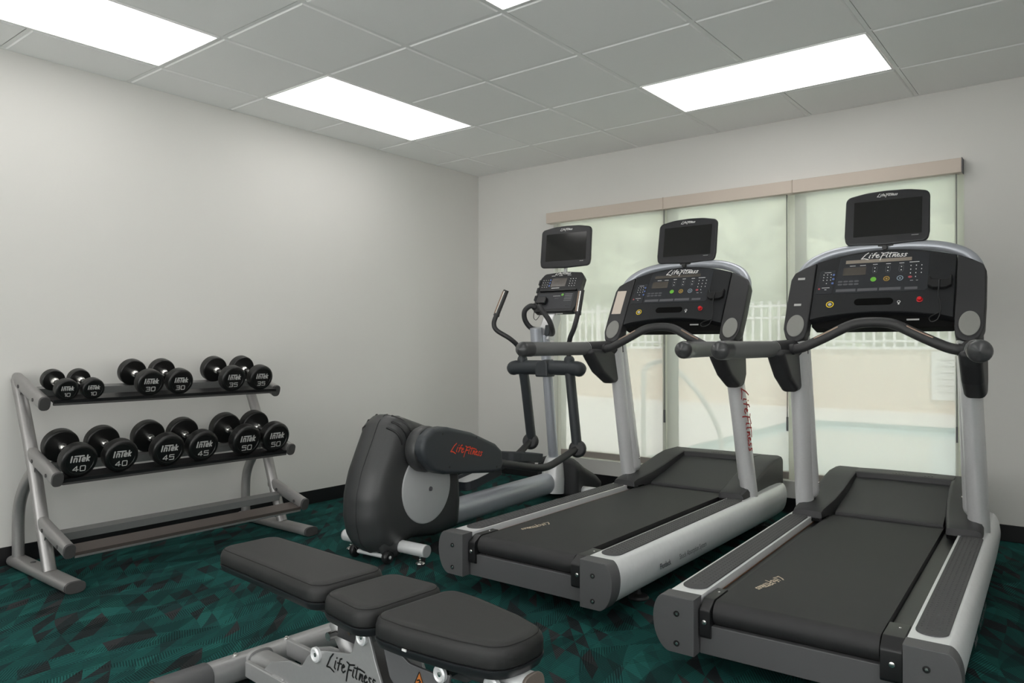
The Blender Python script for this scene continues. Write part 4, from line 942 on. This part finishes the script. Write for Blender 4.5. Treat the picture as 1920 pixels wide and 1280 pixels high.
    for s in (-1, 1):
        if s < 0: Hh = [(-0.04, 1.56, 1.19), (-0.10, 1.53, 1.205), (-0.125, 1.49, 1.26), (-0.115, 1.47, 1.32), (-0.075, 1.48, 1.355), (-0.05, 1.50, 1.345)]
        else: Hh = [(0.03, 1.56, 1.165), (0.09, 1.50, 1.165), (0.125, 1.44, 1.195), (0.120, 1.41, 1.25), (0.075, 1.40, 1.315), (0.050, 1.405, 1.345)]
        obj('fixed_handle', tube(Hh, 0.0175, 18, sub=6, cap='round1'), M_DGREY, t)
    # console
    MC = frame((0.028, 1.600, 1.318), (1, 0, 0), Vector((0, 0.150, 0.275)))
    fo = rpoly([(-0.155, 0.0), (0.155, 0.0), (0.172, 0.04), (0.176, 0.28), (0.150, 0.318), (0.0, 0.332), (-0.150, 0.318), (-0.176, 0.28), (-0.172, 0.04)], [0.02, 0.02, 0.03, 0.02, 0.03, 0.3, 0.03, 0.02, 0.03])
    cs = obj('console', layered(fo, [(-0.055, 0.02), (-0.045, 0.002), (-0.004, 0.0), (0.0, 0.004)], MC), M_FACE, t, ang=40)
    for v in (0.245, 0.180, 0.115, 0.05):
        obj('side_ridge', layered(rrect(0.018, 0.042, 0.004), [(-0.045, 0), (0.004, 0), (0.006, 0.002)], MC @ T(-0.172, v, 0)), M_FACE, cs)
    def bar(u0, u1, v0, v1, h=0.0004): return layered([(u0, v0), (u1, v0), (u1, v1), (u0, v1)], [(0, 0), (0.0008, 0)], MC @ T(0, 0, h))
    def dot(u, v, r, n=8): return layered(ellipse(r, r, n), [(0, 0), (0.001, 0)], MC @ T(u, v, 0.0006))
    obj('display', bar(-0.075, 0.045, 0.205, 0.275), M_LCD, cs, smooth=False)
    obj('membrane', merge(bar(-0.150, 0.140, 0.022, 0.150)), M_MEMB, cs, smooth=False)
    obj('ledge', layered(rrect(0.30, 0.012, 0.004), [(0, 0), (0.012, 0), (0.014, 0.003)], MC @ T(0, 0.170, 0)), M_BLACK, cs)
    obj('key_print', merge(*[dot(0.075 + .021 * i, 0.265 - .019 * j, .0032, 6) for i in range(3) for j in range(4)], *[dot(-0.145 + .019 * i, 0.262 - .019 * j, .0028, 6) for i in range(3) for j in range(4)], bar(-0.065, 0.0, 0.192, 0.196), bar(-0.09, -0.06, .295, .298), bar(-0.03, 0.0, .295, .298), bar(0.04, 0.07, .295, .298), bar(-0.03, 0.03, .125, .128), bar(-0.01, 0.02, .105, .107), bar(0.09, 0.115, .04, .043)), M_WHITE, cs, smooth=False)
    obj('blue_keys', merge(*[dot(-0.088, 0.262 - .024 * j, .0065, 12) for j in range(3)]), M_BLUEB, cs, smooth=False)
    obj('legend_lines', merge(*[bar(0.065, 0.125, 0.085 + .013 * k, 0.090 + .013 * k, 0.0013) for k in range(5)]), M_DIM, cs, smooth=False)
    obj('start_button', layered(ellipse(.010, .010, 16), [(0, 0), (0.001, 0)], MC @ T(0.045, 0.135, 0.0014)), M_GREEN, cs, smooth=False)
    obj('logo', wordmark(0.125, MC @ T(0, 0.312, 0.0006), 0.18), M_WHITE, cs, smooth=False)
    obj('cradle', layered(rrect(0.075, 0.055, 0.01), [(0, 0), (0.022, 0), (0.026, 0.004)], MC @ T(-0.105, 0.085, 0.001)), M_BLACK, cs)
    pts = [MC @ Vector(p) for p in ((-0.12, 0.06, 0.02), (-0.135, 0.01, 0.02), (-0.130, -0.05, 0.015), (-0.105, -0.07, 0.012), (-0.09, -0.03, 0.008), (-0.092, 0.01, 0.005))]
    obj('cradle_cable', tube(pts, 0.0022, 8, sub=6), M_BLACK, cs)
    obj('serial_label', box(0.06, 0.115, 1.5925, 1.5945, 1.300, 1.306), M_GSTICK, cs, smooth=False)
    obj('monitor_stem', tube([(0.03, 1.72, 1.50), (0.035, 1.77, 1.60), (0.035, 1.78, 1.72)], 0.012, 14, sub=3), M_SILVER, t)
    make_monitor(t, 0.410, 0.300, (0.042, 1.755, 1.785), R(6))
    return t
make_elliptical()

# ------------------------------------------------------------------ weight bench
def make_bench():
    t = thing('weight_bench', (2.6, -3.55, 0), -0.065, 'adjustable flat weight bench with black padded back and seat in the foreground', 'weight bench')
    def pad(name, ol, ztop, rz_in, tilt=0.0, pivot=(0, 0, 0), th=0.052):
        Mx = T(*pivot) @ Matrix.Rotation(tilt, 4, 'Y') @ T(-pivot[0], -pivot[1], -pivot[2]) @ T(0, 0, ztop)
        lv = [(-th, 0.004), (-th + .006, 0.0), (-0.026, 0.0), (-0.014, 0.004), (-0.006, 0.011), (-0.0015, 0.021), (0.0, 0.034)]
        p = obj(name, layered(ol, lv, Mx), M_LEATHER, t, ang=70)
        sl = [(-th - 0.026, 0.020), (-th - 0.020, 0.006), (-th - .004, -0.001), (-th + .001, -0.001), (-th + .002, 0.004)]
        obj('pad_shell', layered(ol, sl, Mx), M_SHELL, p, ang=50)
        sm = inset(ol, 0.0115)
        obj('seam', tube([Mx @ Vector((x, y, -0.0058)) for x, y in sm + sm[:1]], 0.0013, 6), M_SEAM, p)
        return p
    back = rpoly([(-0.615, -0.112), (-0.30, -0.118), (-0.005, -0.128), (-0.005, 0.128), (-0.30, 0.118), (-0.615, 0.112)], [0.055, 0.3, 0.055, 0.055, 0.3, 0.055], 7)
    mid = rpoly([(0.005, -0.128), (0.231, -0.150), (0.231, 0.150), (0.005, 0.128)], [0.055, 0.055, 0.055, 0.055], 8)
    seat = rpoly([(0.238, -0.145), (0.36, -0.142), (0.52, -0.118), (0.635, -0.085), (0.648, 0.0), (0.635, 0.085), (0.52, 0.118), (0.36, 0.142), (0.238, 0.145)], [0.055, 0.2, 0.2, 0.07, 0.2, 0.07, 0.2, 0.2, 0.055], 7)
    pad('back_pad', back, 0.430, 0)
    pad('middle_pad', mid, 0.424, 0)
    sp = pad('seat_pad', seat, 0.424, 0, th=0.056)
    obj('care_tag', box(0.372, 0.386, -0.1425, -0.1395, 0.366, 0.371), M_WHITE, sp, smooth=False)
    # cross foot
    cf = obj('cross_foot', tube([(-0.53, -0.33, 0.048), (-0.53, 0.285, 0.048)], 0.040, 24, ry=0.042, power=2.6), M_BENCHF, t)
    obj('foot_sleeve', tube([(-0.53, -0.34, 0.049), (-0.53, -0.175, 0.049)], 0.0425, 24, ry=0.0445, power=2.6), M_MGREY, cf, bev=0.003)
    obj('foot_cap', tube([(-0.53, -0.347, 0.048), (-0.53, -0.339, 0.048)], 0.039, 24, ry=0.041, power=2.6), mat('chrome_brown_cap', (0.16, 0.12, 0.10), 0.3, 0.6, noise=0.05), cf, bev=0.003)
    obj('foot_cap', tube([(-0.53, 0.283, 0.048), (-0.53, 0.295, 0.048)], 0.041, 24, ry=0.043, power=2.6), M_DGREY, cf, bev=0.003)
    for y in (-0.085, 0.10):
        obj('bolt', merge(cyl((-0.53, y, 0.087), (0, 0, 1), 0.009, 0.004, 16), cyl((-0.53, y, 0.090), (0, 0, 1), 0.0055, 0.006, 6)), M_CHROME, cf)
    # main beam
    mb = obj('main_beam', tube([(-0.495, -0.02, 0.060), (0.62, -0.02, 0.075)], 0.036, 22, ry=0.040, power=2.8), M_BENCHF, t)
    obj('beam_collar', tube([(-0.50, -0.02, 0.060), (-0.485, -0.02, 0.060)], 0.043, 22, ry=0.047, power=2.8), M_BENCHF, mb)
    obj('inner_rail', merge(box(-0.44, 0.05, 0.045, 0.062, 0.07, 0.125), box(-0.44, 0.05, -0.10, -0.084, 0.05, 0.10)), M_BENCHF, mb, bev=0.004)
    # side plates with word mark
    pf = [(-0.36, 0.085), (-0.30, 0.135), (-0.20, 0.165), (-0.135, 0.168), (-0.105, 0.205), (-0.06, 0.235), (0.07, 0.262), (0.105, 0.270), (0.125, 0.325), (0.150, 0.345), (0.180, 0.335), (0.205, 0.275), (0.245, 0.20), (0.33, 0.09), (0.33, 0.05), (-0.36, 0.05)]
    pf = rpoly(pf, [0.02, 0.02, 0.02, 0.015, 0.02, 0.02, 0.03, 0.02, 0.015, 0.02, 0.02, 0.03, 0.05, 0.02, 0.01, 0.01])
    for y in (-0.088, 0.052):
        sp_ = obj('side_plate', layered(pf, [(y - .004, 0), (y + .004, 0)], PXZ), M_BENCHF, t, bev=0.002, smooth=False)
        if y < 0:
            obj('logo', wordmark(0.215, frame((0.100, y - 0.0046, 0.222), (1, 0, 0.015), (0, 0, 1)), 0.14, 1.15), M_BLKPRINT, sp_, smooth=False)
            for (x, z) in ((0.155, 0.328), (-0.055, 0.225)):
                obj('pivot_washer', lathe([(.021, 0), (.021, .008), (.016, .011), (.011, .009), (.009, .003), (.0002, .003)], axis((x, y - .004, z), (0, -1, 0)), 28), M_SILVERL, sp_)
                obj('pivot_bolt', lathe([(.006, 0), (.006, .006), (.0002, .007)], axis((x, y - .006, z), (0, -1, 0)), 14), M_CHROME, sp_)
    obj('weld_bead', merge(*[tube([(x, -0.094, 0.100 - 0.0), (x + .05, -0.094, 0.101)], 0.005, 8, cap='round') for x in (-0.28, -0.12, 0.05)]), M_BENCHF, mb)
    obj('pivot_tube', tube([(0.150, -0.084, 0.322), (0.150, 0.05, 0.322)], 0.019, 20), M_BENCHF, t)
    # telescopic strut to back pad
    st = obj('adjustment_strut', tube([(-0.10, -0.02, 0.350), (0.03, -0.02, 0.20)], 0.026, 20, ry=0.022), mat('strut_bronze', (0.13, 0.115, 0.10), 0.35, 0.7, noise=0.06), t)
    obj('strut_sleeve', tube([(-0.055, -0.02, 0.300), (0.08, -0.02, 0.145)], 0.033, 20, ry=0.028), M_BENCHF, st)
    obj('strut_pin', tube([(-0.03, -0.075, 0.275), (-0.03, -0.045, 0.275)], 0.012, 16), M_CHROME, st)
    bk = obj('back_bracket', merge(box(-0.30, 0.06, -0.055, -0.045, 0.325, 0.356), box(-0.30, 0.06, 0.030, 0.040, 0.325, 0.356), box(-0.02, 0.08, -0.05, -0.04, 0.27, 0.35)), M_DGREY, t, bev=0.003)
    obj('warning_label', layered([(0.0, 0.345), (0.055, 0.345), (0.045, 0.29)], [(-0.0565, 0), (-0.0555, 0)], PXZ), mat('worn_brown_label', (0.05, 0.035, 0.022), 0.6, noise=0.2), bk, smooth=False)
    # seat carrier arm with warning sticker
    af = rpoly([(0.23, 0.335), (0.27, 0.335), (0.335, 0.308), (0.46, 0.310), (0.485, 0.33), (0.47, 0.285), (0.40, 0.235), (0.31, 0.225), (0.26, 0.25)], 0.02)
    for y in (-0.085, 0.050):
        sa = obj('seat_arm', layered(af, [(y - .004, 0), (y + .004, 0)], PXZ), mat('bench_arm_grey', (0.14, 0.14, 0.145), 0.45, 0.3, noise=0.06), t, bev=0.002, smooth=False)
        if y < 0:
            tri = obj('warning_sign', layered([(0.355, 0.262), (0.395, 0.262), (0.375, 0.300)], [(y - .0048, 0), (y - .0042, 0)], PXZ), M_ORANGE, sa, smooth=False)
            Ms = frame((0.375, y - .0049, 0.275), (1, 0, 0), (0, 0, 1))
            obj('warning_symbol', merge(strokes([[(-.020, -.0130), (.020, -.0130), (0, .025), (-.020, -.0130)]], 0.0022, Ms), strokes([[(-.008, .002), (.001, .006), (.001, -.002), (.008, -.006)], [(-.007, -.006), (-.001, -.002)], [(.005, .002), (.001, .004)]], 0.0032, Ms)), M_BLKPRINT, tri, smooth=False)
            for (x, z) in ((0.452, 0.318),):
                obj('pivot_washer', lathe([(.020, 0), (.020, .008), (.016, .011), (.011, .009), (.009, .003), (.0002, .003)], axis((x, y - .004, z), (0, -1, 0)), 28), M_SILVERL, sa)
                obj('pivot_bolt', lathe([(.006, 0), (.006, .006), (.0002, .007)], axis((x, y - .006, z), (0, -1, 0)), 14), M_CHROME, sa)
    obj('seat_spring', tube([(0.452, -0.08, 0.318), (0.452, 0.05, 0.318)], 0.016, 16), M_BLACK, t)
    sb = obj('seat_carrier', tube([(0.24, -0.02, 0.322), (0.50, -0.02, 0.318), (0.585, -0.02, 0.325)], 0.018, 16, ry=0.030, power=3), M_DGREY, t)
    fl = obj('front_leg', tube([(0.585, -0.02, 0.318), (0.62, -0.02, 0.19), (0.66, -0.02, 0.05)], 0.030, 20, ry=0.034, power=2.6), M_BENCHF, t)
    obj('pivot_washer', lathe([(.024, 0), (.024, .010), (.019, .014), (.012, .011), (.009, .003), (.0002, .003)], axis((0.588, -0.054, 0.318), (0, -1, 0)), 28), M_SILVERL, fl)
    obj('pivot_bolt', lathe([(.007, 0), (.007, .008), (.0002, .009)], axis((0.588, -0.056, 0.318), (0, -1, 0)), 14), M_CHROME, fl)
    ff = obj('front_foot', tube([(0.66, -0.17, 0.040), (0.66, 0.13, 0.040)], 0.036, 22, ry=0.036, power=2.6), M_BENCHF, t)
    for s in (-1, 1): obj('foot_cap', tube([(0.66, -0.02 + s * .149, 0.040), (0.66, -0.02 + s * .158, 0.040)], 0.037, 22, ry=0.037, power=2.6), M_DGREY, ff)
    gh = obj('grab_handle', tube([(0.56, 0.0, 0.315), (0.655, 0.0, 0.322)], 0.026, 22, ry=0.033, power=2.6), M_SILVERL, t)
    obj('handle_cap', tube([(0.654, 0.0, 0.322), (0.664, 0.0, 0.323)], 0.028, 22, ry=0.036, power=2.6), mat('handle_cap_taupe', (0.12, 0.10, 0.085), 0.5, noise=0.05), gh, bev=0.003)
    return t
make_bench()
